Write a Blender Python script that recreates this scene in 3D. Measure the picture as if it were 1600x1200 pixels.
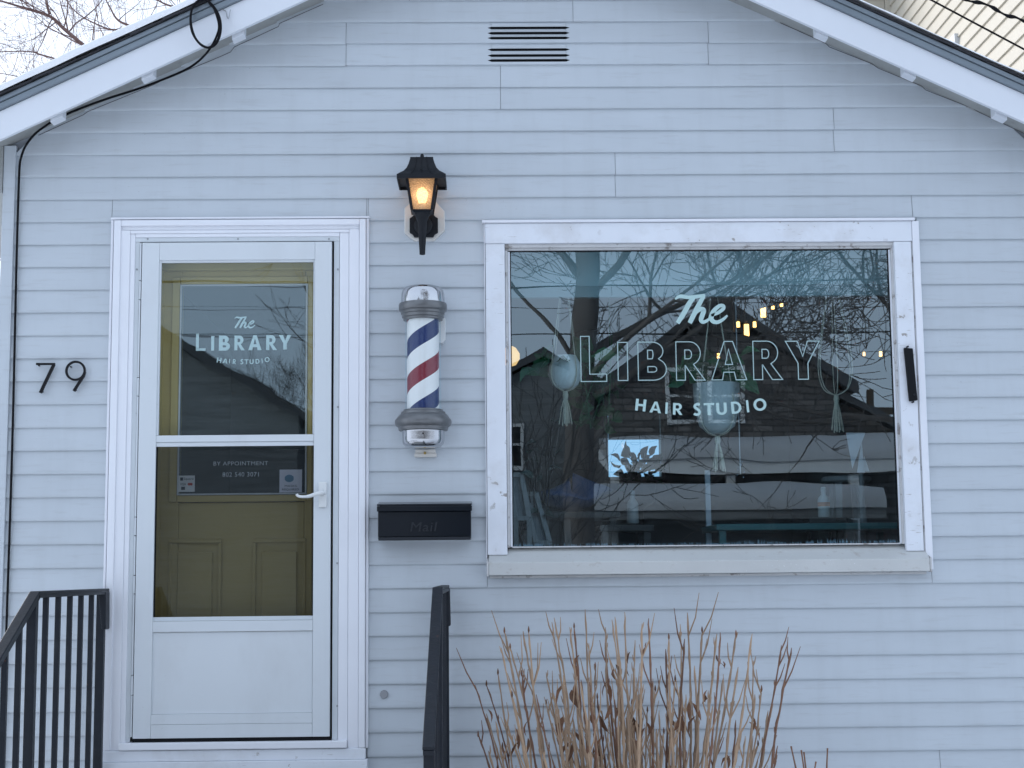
import bpy, bmesh, math, random
from mathutils import Vector, Matrix, noise

for o in list(bpy.data.objects): bpy.data.objects.remove(o)
sc = bpy.context.scene
COL = sc.collection
R = math.radians

# ------------------------------------------------------------------ camera
CAM = Vector((0.0, -6.614, 1.6))
AX_R = Vector((0.99980889, -0.01690082, -0.00982598))
AX_U = Vector((0.00768737, -0.12224745, 0.99246988))
AX_F = Vector((0.01797476, 0.99235574, 0.12209417))
cd = bpy.data.cameras.new('camera'); cam = bpy.data.objects.new('camera', cd); COL.objects.link(cam)
cd.sensor_width = 36; cd.lens = 54.0; cd.clip_start = 0.1; cd.clip_end = 2000
cam.matrix_world = Matrix(((AX_R.x, AX_U.x, -AX_F.x, CAM.x), (AX_R.y, AX_U.y, -AX_F.y, CAM.y), (AX_R.z, AX_U.z, -AX_F.z, CAM.z), (0, 0, 0, 1)))
sc.camera = cam

# ------------------------------------------------------------------ sky, sun, exposure
SUN_EL, SUN_AZ = R(22), R(-50)          # low winter sun veiled by cloud behind the shop, so the front stands in cool sky light
w = bpy.data.worlds.new('World'); sc.world = w; w.use_nodes = True
nt = w.node_tree; nt.nodes.clear()
sky = nt.nodes.new('ShaderNodeTexSky'); sky.sky_type = 'NISHITA'; sky.sun_disc = False
sky.sun_elevation = SUN_EL; sky.sun_rotation = SUN_AZ; sky.air_density = 1.0; sky.dust_density = 3.0; sky.ozone_density = 1.0
hs = nt.nodes.new('ShaderNodeHueSaturation'); hs.inputs['Saturation'].default_value = 0.6
bg = nt.nodes.new('ShaderNodeBackground'); bg.inputs['Strength'].default_value = 0.13
out = nt.nodes.new('ShaderNodeOutputWorld')
nt.links.new(sky.outputs[0], hs.inputs['Color']); ov = nt.nodes.new('ShaderNodeMix'); ov.data_type = 'RGBA'; ov.blend_type = 'MIX'; ov.inputs['Factor'].default_value = 0.72   # even veil of cloud over the clear-sky gradient
ov.inputs['B'].default_value = (5.9, 6.95, 8.65, 1)
nt.links.new(hs.outputs[0], ov.inputs['A']); nt.links.new(ov.outputs['Result'], bg.inputs['Color']); nt.links.new(bg.outputs[0], out.inputs[0])
sd = bpy.data.lights.new('sun', 'SUN'); sd.energy = 1.2; sd.angle = R(35); sd.color = (1.0, 0.97, 0.94)
sun = bpy.data.objects.new('sun', sd); COL.objects.link(sun)
sdir = Vector((math.sin(SUN_AZ) * math.cos(SUN_EL), math.cos(SUN_AZ) * math.cos(SUN_EL), math.sin(SUN_EL)))
sun.rotation_euler = (-sdir).to_track_quat('-Z', 'Y').to_euler(); sun.location = (0, -8, 12)
sc.view_settings.view_transform = 'Standard'; sc.view_settings.look = 'None'; sc.view_settings.gamma = 1.0
sc.view_settings.use_curve_mapping = False
sc.view_settings.exposure = 0.57
sc.render.engine = 'CYCLES'
sc.cycles.use_denoising = True
sc.cycles.max_bounces = 10; sc.cycles.transparent_max_bounces = 24; sc.cycles.sample_clamp_indirect = 6

def at(px, py, Y=0.0):
    """point on the plane y = Y that the photograph shows at (px, py)"""
    d = AX_R * ((px - 800) / 2400) + AX_U * ((600 - py) / 2400) + AX_F
    return CAM + d * ((Y - CAM.y) / d.y)
def mir(px, py, Y):
    """point on the plane y = Y (Y < 0) whose mirror image in the front windows shows there"""
    p = at(px, py, -Y); return Vector((p.x, Y, p.z))
def X(px, py, Y=0.0): return at(px, py, Y).x
def Z(px, py, Y=0.0): return at(px, py, Y).z

# ------------------------------------------------------------------ materials
MATS = {}
def mat(name, col, rough=0.5, metal=0.0, var=0.05, vscale=5.0, bump=0.0, bscale=60.0, stretch=(1, 1, 1), rand=0.0, coat=0.0, spec=0.5):
    if name in MATS: return MATS[name]
    m = bpy.data.materials.new(name); m.use_nodes = True; t = m.node_tree; b = t.nodes['Principled BSDF']
    b.inputs['Roughness'].default_value = rough; b.inputs['Metallic'].default_value = metal; b.inputs['Coat Weight'].default_value = coat; b.inputs['Specular IOR Level'].default_value = spec
    g = t.nodes.new('ShaderNodeNewGeometry'); mp = t.nodes.new('ShaderNodeMapping'); mp.inputs['Scale'].default_value = stretch
    t.links.new(g.outputs['Position'], mp.inputs['Vector'])
    n = t.nodes.new('ShaderNodeTexNoise'); n.inputs['Scale'].default_value = vscale; n.inputs['Detail'].default_value = 6
    t.links.new(mp.outputs[0], n.inputs['Vector'])
    mx = t.nodes.new('ShaderNodeMix'); mx.data_type = 'RGBA'
    mx.inputs['A'].default_value = (*[max(0, c * (1 - 2 * var)) for c in col], 1); mx.inputs['B'].default_value = (*[c * (1 + 2 * var) for c in col], 1)
    t.links.new(n.outputs['Fac'], mx.inputs['Factor'])
    last = mx.outputs['Result']
    if rand:
        oi = t.nodes.new('ShaderNodeObjectInfo'); mr = t.nodes.new('ShaderNodeMapRange'); mr.inputs['To Min'].default_value = 1 - rand; mr.inputs['To Max'].default_value = 1 + rand
        t.links.new(oi.outputs['Random'], mr.inputs['Value'])
        h = t.nodes.new('ShaderNodeHueSaturation'); t.links.new(last, h.inputs['Color']); t.links.new(mr.outputs[0], h.inputs['Value']); last = h.outputs[0]
    t.links.new(last, b.inputs['Base Color'])
    if bump:
        n2 = t.nodes.new('ShaderNodeTexNoise'); n2.inputs['Scale'].default_value = bscale; n2.inputs['Detail'].default_value = 4
        t.links.new(mp.outputs[0], n2.inputs['Vector'])
        bp = t.nodes.new('ShaderNodeBump'); bp.inputs['Strength'].default_value = 1.0; bp.inputs['Distance'].default_value = bump
        t.links.new(n2.outputs['Fac'], bp.inputs['Height']); t.links.new(bp.outputs[0], b.inputs['Normal'])
    m['last'] = 0; MATS[name] = m
    return m

def overlay(m, col, scale, lo, hi, stretch=(1, 1, 1), amount=1.0, mask=None):
    """speckles / flakes / streaks of another colour over a material (wear with a shape of its own)"""
    t = m.node_tree; b = t.nodes['Principled BSDF']; link = b.inputs['Base Color'].links[0]; src = link.from_socket
    g = t.nodes.new('ShaderNodeNewGeometry'); mp = t.nodes.new('ShaderNodeMapping'); mp.inputs['Scale'].default_value = stretch
    t.links.new(g.outputs['Position'], mp.inputs['Vector'])
    n = t.nodes.new('ShaderNodeTexNoise'); n.inputs['Scale'].default_value = scale; n.inputs['Detail'].default_value = 5; n.inputs['Roughness'].default_value = 0.6
    t.links.new(mp.outputs[0], n.inputs['Vector'])
    mr = t.nodes.new('ShaderNodeMapRange'); mr.inputs['From Min'].default_value = lo; mr.inputs['From Max'].default_value = hi; mr.inputs['To Max'].default_value = amount
    t.links.new(n.outputs['Fac'], mr.inputs['Value']); fac = mr.outputs[0]
    if mask:
        n2 = t.nodes.new('ShaderNodeTexNoise'); n2.inputs['Scale'].default_value = mask[0]; t.links.new(g.outputs['Position'], n2.inputs['Vector'])
        m2 = t.nodes.new('ShaderNodeMapRange'); m2.inputs['From Min'].default_value = mask[1]; m2.inputs['From Max'].default_value = mask[2]
        t.links.new(n2.outputs['Fac'], m2.inputs['Value'])
        mu = t.nodes.new('ShaderNodeMath'); mu.operation = 'MULTIPLY'; t.links.new(fac, mu.inputs[0]); t.links.new(m2.outputs[0], mu.inputs[1]); fac = mu.outputs[0]
    mx = t.nodes.new('ShaderNodeMix'); mx.data_type = 'RGBA'; mx.inputs['B'].default_value = (*col, 1)
    t.links.new(src, mx.inputs['A']); t.links.new(fac, mx.inputs['Factor']); t.links.new(mx.outputs['Result'], b.inputs['Base Color'])
    return m

def glass_mat(name, tint, ior, wave, wscale, stretch=(1, 1, 1), bow=0.0):
    m = bpy.data.materials.new(name); m.use_nodes = True; t = m.node_tree; t.nodes.clear()
    o = t.nodes.new('ShaderNodeOutputMaterial'); mix = t.nodes.new('ShaderNodeMixShader'); tr = t.nodes.new('ShaderNodeBsdfTransparent')
    gl = t.nodes.new('ShaderNodeBsdfGlossy'); gl.inputs['Roughness'].default_value = 0.0; gl.inputs['Color'].default_value = (0.78, 0.93, 1.0, 1)
    tr.inputs['Color'].default_value = (*tint, 1)
    fr = t.nodes.new('ShaderNodeFresnel'); fr.inputs['IOR'].default_value = ior
    g0 = t.nodes.new('ShaderNodeNewGeometry'); mi = t.nodes.new('ShaderNodeMapRange')          # same reflectance from both faces of the sheet
    mi.inputs['To Min'].default_value = ior; mi.inputs['To Max'].default_value = 1 / ior; t.links.new(g0.outputs['Backfacing'], mi.inputs['Value']); t.links.new(mi.outputs[0], fr.inputs['IOR'])
    if wave:
        g = t.nodes.new('ShaderNodeNewGeometry'); mp = t.nodes.new('ShaderNodeMapping'); mp.inputs['Scale'].default_value = stretch
        n = t.nodes.new('ShaderNodeTexNoise'); n.inputs['Scale'].default_value = wscale; n.inputs['Detail'].default_value = 1
        bp = t.nodes.new('ShaderNodeBump'); bp.inputs['Distance'].default_value = wave
        t.links.new(g.outputs['Position'], mp.inputs['Vector']); t.links.new(mp.outputs[0], n.inputs['Vector']); t.links.new(n.outputs['Fac'], bp.inputs['Height'])
        if bow:                                                # slow bowing of the old sheet
            n3 = t.nodes.new('ShaderNodeTexNoise'); n3.inputs['Scale'].default_value = 0.8; n3.inputs['Detail'].default_value = 0; t.links.new(g.outputs['Position'], n3.inputs['Vector'])
            b3 = t.nodes.new('ShaderNodeBump'); b3.inputs['Distance'].default_value = bow; t.links.new(n3.outputs['Fac'], b3.inputs['Height']); t.links.new(b3.outputs[0], bp.inputs['Normal'])
        t.links.new(bp.outputs[0], gl.inputs['Normal'])
    t.links.new(fr.outputs[0], mix.inputs['Fac']); t.links.new(tr.outputs[0], mix.inputs[1]); t.links.new(gl.outputs[0], mix.inputs[2]); t.links.new(mix.outputs[0], o.inputs[0])
    MATS[name] = m; return m

def emit_mat(name, col, strength):
    m = bpy.data.materials.new(name); m.use_nodes = True; b = m.node_tree.nodes['Principled BSDF']
    b.inputs['Base Color'].default_value = (*col, 1); b.inputs['Emission Color'].default_value = (*col, 1); b.inputs['Emission Strength'].default_value = strength
    return m

m_siding = mat('siding_paint', (0.53, 0.575, 0.615), 0.42, var=0.035, vscale=2.2, bump=0.0012, bscale=5, stretch=(1, 1, 3), rand=0.03)
overlay(m_siding, (0.42, 0.45, 0.47), 5, 0.48, 0.75, (2.3, 1, 0.35), 0.24)                      # rain streaks
overlay(m_siding, (0.18, 0.19, 0.20), 70, 0.68, 0.74, (1, 1, 1.4), 0.6, mask=(1.1, 0.50, 0.66))   # mildew specks
overlay(m_siding, (0.34, 0.35, 0.35), 9, 0.55, 0.8, (0.6, 1, 6), 0.35)                       # grime along the laps
m_trim = mat('vinyl_trim', (0.80, 0.815, 0.86), 0.4, var=0.02, bump=0.0004, bscale=40)
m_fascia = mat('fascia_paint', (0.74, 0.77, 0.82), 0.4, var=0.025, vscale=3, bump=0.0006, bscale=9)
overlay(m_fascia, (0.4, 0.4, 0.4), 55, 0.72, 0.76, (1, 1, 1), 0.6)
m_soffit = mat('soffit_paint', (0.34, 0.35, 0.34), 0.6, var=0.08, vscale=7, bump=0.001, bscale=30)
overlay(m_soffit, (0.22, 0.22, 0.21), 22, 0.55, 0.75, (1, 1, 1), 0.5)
m_wood = mat('old_white_paint', (0.76, 0.79, 0.84), 0.55, var=0.03, vscale=8, bump=0.0012, bscale=30)
overlay(m_wood, (0.60, 0.60, 0.61), 6, 0.50, 0.72, (1, 1, 1), 0.6)
overlay(m_wood, (0.30, 0.27, 0.24), 24, 0.655, 0.69, (1, 1, 1), 0.85, mask=(2.3, 0.47, 0.58))
overlay(m_wood, (0.36, 0.33, 0.31), 16, 0.655, 0.675, (1, 1, 9), 0.7, mask=(3.1, 0.48, 0.6))     # flaked paint
m_stop = mat('weathered_stop_paint', (0.58, 0.58, 0.58), 0.6, var=0.08, vscale=14, bump=0.0015, bscale=50)
overlay(m_stop, (0.20, 0.17, 0.15), 18, 0.56, 0.64, (1, 1, 1), 0.8)
m_sill = mat('dull_sill_metal', (0.56, 0.57, 0.56), 0.45, var=0.05, vscale=4, bump=0.0005, bscale=60)
overlay(m_sill, (0.82, 0.84, 0.86), 160, 0.66, 0.70, (1, 1, 1), 0.8, mask=(5, 0.45, 0.6))       # frost specks
overlay(m_sill, (0.35, 0.31, 0.27), 20, 0.60, 0.72, (1, 1, 2), 0.5)
m_storm = mat('storm_door_enamel', (0.66, 0.70, 0.73), 0.32, var=0.012, vscale=2)
overlay(m_storm, (0.46, 0.47, 0.48), 38, 0.66, 0.72, (1, 1, 2.5), 0.55, mask=(2.6, 0.54, 0.66))
overlay(m_storm, (0.55, 0.57, 0.58), 4, 0.52, 0.75, (1, 1, 0.5), 0.4)
m_zbar = mat('aluminium_frame', (0.62, 0.66, 0.69), 0.4, var=0.03, vscale=8)
m_sheath = mat('sheathing', (0.26, 0.28, 0.31), 0.7)
m_black = mat('black_rubber', (0.006, 0.007, 0.009), 0.6, spec=0.2)
m_screw = mat('screw_metal', (0.35, 0.37, 0.39), 0.35, 0.8)
m_yellow = mat('yellow_door_paint', (0.50, 0.405, 0.16), 0.5, var=0.05, vscale=3, bump=0.0006, bscale=50)
m_lettering = mat('pale_blue_sign_paint', (0.44, 0.62, 0.61), 0.5, var=0.04, vscale=20)
m_doorlet = mat('pale_door_lettering', (0.68, 0.88, 0.90), 0.5, var=0.04, vscale=20)
m_outline = mat('pale_outline_paint', (0.37, 0.52, 0.52), 0.5, var=0.05, vscale=20)
m_greylet = mat('grey_sign_vinyl', (0.66, 0.72, 0.76), 0.5, var=0.02)
m_iron = mat('black_painted_iron', (0.008, 0.011, 0.017), 0.45, var=0.25, vscale=25, bump=0.0008, bscale=90, spec=0.3)
overlay(m_iron, (0.05, 0.055, 0.06), 16, 0.55, 0.8, (1, 1, 0.4), 0.5)
overlay(m_iron, (0.10, 0.05, 0.03), 30, 0.66, 0.74, (1, 1, 1), 0.6, mask=(3, 0.5, 0.6))
m_lantern = mat('black_cast_metal', (0.007, 0.009, 0.013), 0.5, var=0.2, vscale=30, bump=0.0008, bscale=160, spec=0.28)
m_mailbox = mat('black_enamel', (0.006, 0.009, 0.014), 0.14, var=0.1, vscale=8, bump=0.0003, bscale=12, spec=0.28)
m_chrome = mat('chrome', (0.52, 0.53, 0.55), 0.12, 1.0, var=0.03, vscale=20, bump=0.0003, bscale=25)
m_pewter = mat('painted_grey_casting', (0.17, 0.175, 0.18), 0.34, 0.6, var=0.15, vscale=30, bump=0.0008, bscale=60)
m_plastic = mat('white_plastic', (0.72, 0.74, 0.74), 0.35, var=0.02)
m_plate = mat('mounting_block_vinyl', (0.66, 0.64, 0.60), 0.5, var=0.06, vscale=14)
m_cable = mat('black_cable', (0.005, 0.005, 0.007), 0.6, spec=0.15)
m_shingle = mat('dark_shingle', (0.035, 0.036, 0.042), 0.9, var=0.2, vscale=40, bump=0.002, bscale=200)
m_drip = mat('grey_drip_edge', (0.21, 0.25, 0.285), 0.35, 0.3, var=0.06, vscale=8, stretch=(1, 1, 1))
m_snow = mat('snow', (0.86, 0.87, 0.89), 0.85, var=0.015, vscale=2, bump=0.01, bscale=9)
m_oldsnow = mat('old_grey_snow', (0.44, 0.45, 0.47), 0.9, var=0.06, vscale=1.5, bump=0.02, bscale=5)
m_concrete = mat('concrete', (0.34, 0.34, 0.33), 0.85, var=0.1, vscale=6, bump=0.002, bscale=50)
m_asphalt = mat('asphalt', (0.06, 0.06, 0.065), 0.8, var=0.2, vscale=10, bump=0.004, bscale=90)
m_bark = mat('bark', (0.125, 0.113, 0.108), 0.9, var=0.2, vscale=9, bump=0.008, bscale=30, stretch=(1, 1, 0.3))
m_bark2 = mat('reddish_bark', (0.16, 0.095, 0.085), 0.85, var=0.15, vscale=9)
m_stem = mat('dry_stem', (0.36, 0.245, 0.16), 0.7, var=0.22, vscale=14, rand=0.25)
m_stem2 = mat('red_brown_stem', (0.20, 0.105, 0.065), 0.7, var=0.2, vscale=20, rand=0.25)
m_deadleaf = mat('dead_leaf', (0.16, 0.078, 0.042), 0.8, var=0.25, vscale=50, rand=0.35)
m_cream = mat('cream_siding', (0.52, 0.48, 0.40), 0.5, var=0.035, vscale=2, rand=0.02)
m_creamdark = mat('cream_trim', (0.50, 0.46, 0.38), 0.5, var=0.02)
m_wallin = mat('interior_wall', (0.18, 0.19, 0.19), 0.8, var=0.05)
m_ceilin = mat('interior_ceiling', (0.42, 0.43, 0.42), 0.8, var=0.03)
m_floorin = mat('interior_floor', (0.10, 0.07, 0.05), 0.5, var=0.2, vscale=4, stretch=(8, 1, 1))
m_valance = mat('pale_valance', (0.40, 0.52, 0.50), 0.7, var=0.03)
m_darkwood = mat('dark_wood', (0.05, 0.038, 0.03), 0.55, var=0.2, vscale=10, stretch=(1, 8, 8))
m_greywood = mat('grey_wood', (0.30, 0.29, 0.27), 0.6, var=0.1, vscale=12)
m_rope = mat('cotton_rope', (0.62, 0.56, 0.42), 0.9, var=0.1, vscale=60)
m_pot = mat('white_pot', (0.58, 0.58, 0.53), 0.4, var=0.04)
m_whitepot = mat('bright_pot', (0.82, 0.81, 0.74), 0.4, var=0.04)
m_green = mat('green_leaf', (0.035, 0.14, 0.05), 0.45, var=0.2, vscale=20, rand=0.3)
m_blue = mat('blue_cloth', (0.05, 0.08, 0.17), 0.9, var=0.15, vscale=12)
m_paper = mat('white_paper', (0.75, 0.76, 0.76), 0.7, var=0.03)
m_brass = mat('brass', (0.5, 0.35, 0.12), 0.3, 1.0)
m_brick = mat('red_brick', (0.135, 0.130, 0.130), 0.85, var=0.22, vscale=5, stretch=(1, 1, 4))
_t = m_brick.node_tree; _b = _t.nodes['Principled BSDF']; _g = _t.nodes.new('ShaderNodeNewGeometry'); _s = _t.nodes.new('ShaderNodeSeparateXYZ'); _c = _t.nodes.new('ShaderNodeCombineXYZ'); _k = _t.nodes.new('ShaderNodeTexBrick')
_t.links.new(_g.outputs['Position'], _s.inputs[0]); _t.links.new(_s.outputs['X'], _c.inputs['X']); _t.links.new(_s.outputs['Z'], _c.inputs['Y']); _t.links.new(_c.outputs[0], _k.inputs['Vector'])
for _n, _v in (('Scale', 1.0), ('Brick Width', .42), ('Row Height', .13), ('Mortar Size', .014)): _k.inputs[_n].default_value = _v
_k.inputs['Color1'].default_value = (.085, .08, .08, 1); _k.inputs['Color2'].default_value = (.19, .175, .17, 1); _k.inputs['Mortar'].default_value = (.035, .035, .036, 1); _t.links.new(_k.outputs['Color'], _b.inputs['Base Color'])
m_farsiding = mat('far_grey_siding', (0.20, 0.21, 0.22), 0.7, var=0.25, vscale=3, stretch=(0.3, 0.3, 6))
overlay(m_farsiding, (0.06, 0.065, 0.07), 7, 0.46, 0.56, (0.12, 0.12, 3.5), 0.35)
m_farwhite = mat('far_white_trim', (0.66, 0.67, 0.68), 0.5, var=0.03)
m_farroof = mat('far_shingles', (0.075, 0.078, 0.085), 0.9, var=0.2, vscale=5, stretch=(0.6, 3, 6))
m_pole = mat('pole_wood', (0.10, 0.075, 0.055), 0.9, var=0.2, vscale=6, stretch=(1, 1, 0.2))
g_window = glass_mat('old_window_glass', (0.66, 0.83, 0.92), 2.55, 0.00035, 3.0, (0.5, 1, 1.5), 0.0045)
g_storm = glass_mat('storm_glass', (0.80, 0.83, 0.83), 1.75, 0.0003, 3.6, (0.7, 1, 1.6))
g_storm_low = glass_mat('storm_glass_screened', (0.47, 0.48, 0.49), 1.75, 0.0003, 3.6, (0.7, 1, 1.6))
g_entry = glass_mat('entry_glass', (0.55, 0.6, 0.66), 2.4, 0.0003, 4.0, (0.7, 1, 1.6))
g_clear = glass_mat('clear_glass', (0.98, 0.99, 0.99), 1.38, 0, 1)
g_far = mat('far_window_glass', (0.012, 0.014, 0.018), 0.05, var=0.1)
e_fil = emit_mat('glowing_filament', (1.0, 0.50, 0.14), 4.0)
e_bulb = emit_mat('warm_lit_bulb', (1.0, 0.55, 0.20), 0.9)

# ------------------------------------------------------------------ mesh helpers
class MB:
    def __init__(s): s.v = []; s.f = []
    def add(s, vs, fs):
        o = len(s.v); s.v += [tuple(v) for v in vs]; s.f += [tuple(i + o for i in f) for f in fs]; return s
    def box(s, x0, x1, y0, y1, z0, z1):
        if x0 > x1: x0, x1 = x1, x0
        if y0 > y1: y0, y1 = y1, y0
        if z0 > z1: z0, z1 = z1, z0
        return s.add([(x0, y0, z0), (x1, y0, z0), (x1, y1, z0), (x0, y1, z0), (x0, y0, z1), (x1, y0, z1), (x1, y1, z1), (x0, y1, z1)],
                     [(0, 3, 2, 1), (4, 5, 6, 7), (0, 1, 5, 4), (1, 2, 6, 5), (2, 3, 7, 6), (3, 0, 4, 7)])
    def prism(s, poly, y0, y1):
        """polygon in x,z (counter-clockwise seen from -y) extruded y0..y1"""
        n = len(poly); a = [(p[0], y0, p[1]) for p in poly]; b = [(p[0], y1, p[1]) for p in poly]
        return s.add(a + b, [tuple(range(n)), tuple(range(2 * n - 1, n - 1, -1))] + [(i, n + i, n + (i + 1) % n, (i + 1) % n) for i in range(n)])
    def hexa(s, p):
        return s.add(p, [(0, 3, 2, 1), (4, 5, 6, 7), (0, 1, 5, 4), (1, 2, 6, 5), (2, 3, 7, 6), (3, 0, 4, 7)])
    def lathe(s, cx, cy, prof, n=40, squash=1.0):
        o = len(s.v); m = len(prof)
        for r, z in prof:
            for i in range(n):
                a = 2 * math.pi * i / n; s.v.append((cx + r * math.cos(a), cy + r * math.sin(a) * squash, z))
        for j in range(m - 1):
            for i in range(n):
                s.f.append((o + j * n + i, o + j * n + (i + 1) % n, o + (j + 1) * n + (i + 1) % n, o + (j + 1) * n + i))
        s.f.append(tuple(o + i for i in reversed(range(n)))); s.f.append(tuple(o + (m - 1) * n + i for i in range(n)))
        return s
    def tube(s, pts, rad, n=6, cap=True):
        pts = [Vector(p) for p in pts]; m = len(pts); o = len(s.v)
        if not hasattr(rad, '__len__'): rad = [rad] * m
        up = None
        for j, p in enumerate(pts):
            d = (pts[min(j + 1, m - 1)] - pts[max(j - 1, 0)])
            d = d.normalized() if d.length > 1e-9 else Vector((0, 0, 1))
            if up is None:
                up = d.orthogonal().normalized()
            else:
                up = up - d * up.dot(d)
                up = up.normalized() if up.length > 1e-6 else d.orthogonal().normalized()
            sd_ = d.cross(up)
            for i in range(n):
                a = 2 * math.pi * i / n
                s.v.append(tuple(p + (up * math.cos(a) + sd_ * math.sin(a)) * rad[j]))
        for j in range(m - 1):
            for i in range(n):
                s.f.append((o + j * n + i, o + j * n + (i + 1) % n, o + (j + 1) * n + (i + 1) % n, o + (j + 1) * n + i))
        if cap:
            s.f.append(tuple(o + i for i in reversed(range(n)))); s.f.append(tuple(o + (m - 1) * n + i for i in range(n)))
        return s
    def bar(s, a, b, wx, wy):
        """square bar between two points; wx, wy are its half sizes"""
        a = Vector(a); b = Vector(b); d = (b - a).normalized()
        ref = Vector((1, 0, 0)) if abs(d.x) < 0.9 else Vector((0, 1, 0))
        v = d.cross(ref).normalized(); u = v.cross(d).normalized()
        q = [(-1, -1), (1, -1), (1, 1), (-1, 1)]
        p = [a + u * wx * i + v * wy * j for i, j in q] + [b + u * wx * i + v * wy * j for i, j in q]
        return s.add(p, [(0, 3, 2, 1), (4, 5, 6, 7), (0, 1, 5, 4), (1, 2, 6, 5), (2, 3, 7, 6), (3, 0, 4, 7)])
    def ribbon(s, pts, wid, y, t):
        """flat stroke in the x,z plane, thickness t towards +y"""
        n = len(pts); L = []; Rr = []
        for i in range(n):
            a = Vector(pts[max(i - 1, 0)]); b = Vector(pts[min(i + 1, n - 1)]); d = (b - a)
            d = d.normalized() if d.length > 1e-9 else Vector((1, 0)); nn = Vector((-d.y, d.x)); wv = wid[i] if hasattr(wid, '__len__') else wid
            p = Vector(pts[i]); L.append(p + nn * wv / 2); Rr.append(p - nn * wv / 2)
        vs = [(p.x, y, p.y) for p in L] + [(p.x, y, p.y) for p in Rr] + [(p.x, y + t, p.y) for p in L] + [(p.x, y + t, p.y) for p in Rr]
        fs = []
        for i in range(n - 1):
            fs += [(i, n + i, n + i + 1, i + 1), (2 * n + i, 2 * n + i + 1, 3 * n + i + 1, 3 * n + i), (i, i + 1, 2 * n + i + 1, 2 * n + i), (n + i, 3 * n + i, 3 * n + i + 1, n + i + 1)]
        fs += [(0, 2 * n, 3 * n, n), (n - 1, 2 * n - 1, 4 * n - 1, 3 * n - 1)]
        return s.add(vs, fs)

ORG = {}
def thing(name, label=None, cat=None, loc=(0, 0, 0), group=None, kind=None, parent=None):
    o = bpy.data.objects.new(name, None); COL.objects.link(o); o.empty_display_size = 0.1
    loc = Vector(loc)
    if parent: o.parent = parent; o.location = loc - ORG[parent]
    else: o.location = loc
    ORG[o] = loc
    tag(o, label, cat, group, kind); return o
def tag(o, label=None, cat=None, group=None, kind=None):
    if label: o['label'] = label
    if cat: o['category'] = cat
    if group: o['group'] = group
    if kind: o['kind'] = kind
    return o
def link_mesh(name, me, material, parent, c, smooth=False, bevel=0.0):
    o = bpy.data.objects.new(name, me); COL.objects.link(o)
    if material and not me.materials: me.materials.append(material)
    if parent: o.parent = parent; o.location = c - ORG[parent]
    else: o.location = c
    ORG[o] = Vector(c)
    if bevel:
        bv = o.modifiers.new('bevel', 'BEVEL'); bv.width = bevel; bv.segments = 2; bv.limit_method = 'ANGLE'; bv.angle_limit = R(40)
    return o
def obj(name, mb, material, parent=None, smooth=False, bevel=0.0, label=None):
    vs = mb.v; lo = [min(v[i] for v in vs) for i in range(3)]; hi = [max(v[i] for v in vs) for i in range(3)]
    c = Vector(((lo[0] + hi[0]) / 2, (lo[1] + hi[1]) / 2, lo[2] if parent is None else (lo[2] + hi[2]) / 2))
    me = bpy.data.meshes.new(name); me.from_pydata([(v[0] - c.x, v[1] - c.y, v[2] - c.z) for v in vs], [], mb.f)
    bm = bmesh.new(); bm.from_mesh(me); bmesh.ops.recalc_face_normals(bm, faces=bm.faces); bm.to_mesh(me); bm.free()
    if smooth:
        me.polygons.foreach_set('use_smooth', [True] * len(me.polygons))
        try: me.set_sharp_from_angle(angle=R(smooth if smooth > 1 else 40))
        except Exception: pass
    o = link_mesh(name, me, material, parent, c, bevel=bevel)
    if label: o['label'] = label
    return o
def boxo(name, x0, x1, y0, y1, z0, z1, m, parent=None, bevel=0.0, label=None):
    return obj(name, MB().box(x0, x1, y0, y1, z0, z1), m, parent, bevel=bevel, label=label)

def catmull(P, k=6):
    P = [Vector(p) for p in P]; o = []
    for i in range(len(P) - 1):
        a = P[max(i - 1, 0)]; b = P[i]; c = P[i + 1]; d = P[min(i + 2, len(P) - 1)]
        for j in range(k):
            t = j / k; o.append(0.5 * ((2 * b) + (c - a) * t + (2 * a - 5 * b + 4 * c - d) * t * t + (3 * b - a - 3 * c + d) * t ** 3))
    o.append(P[-1]); return o

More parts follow.
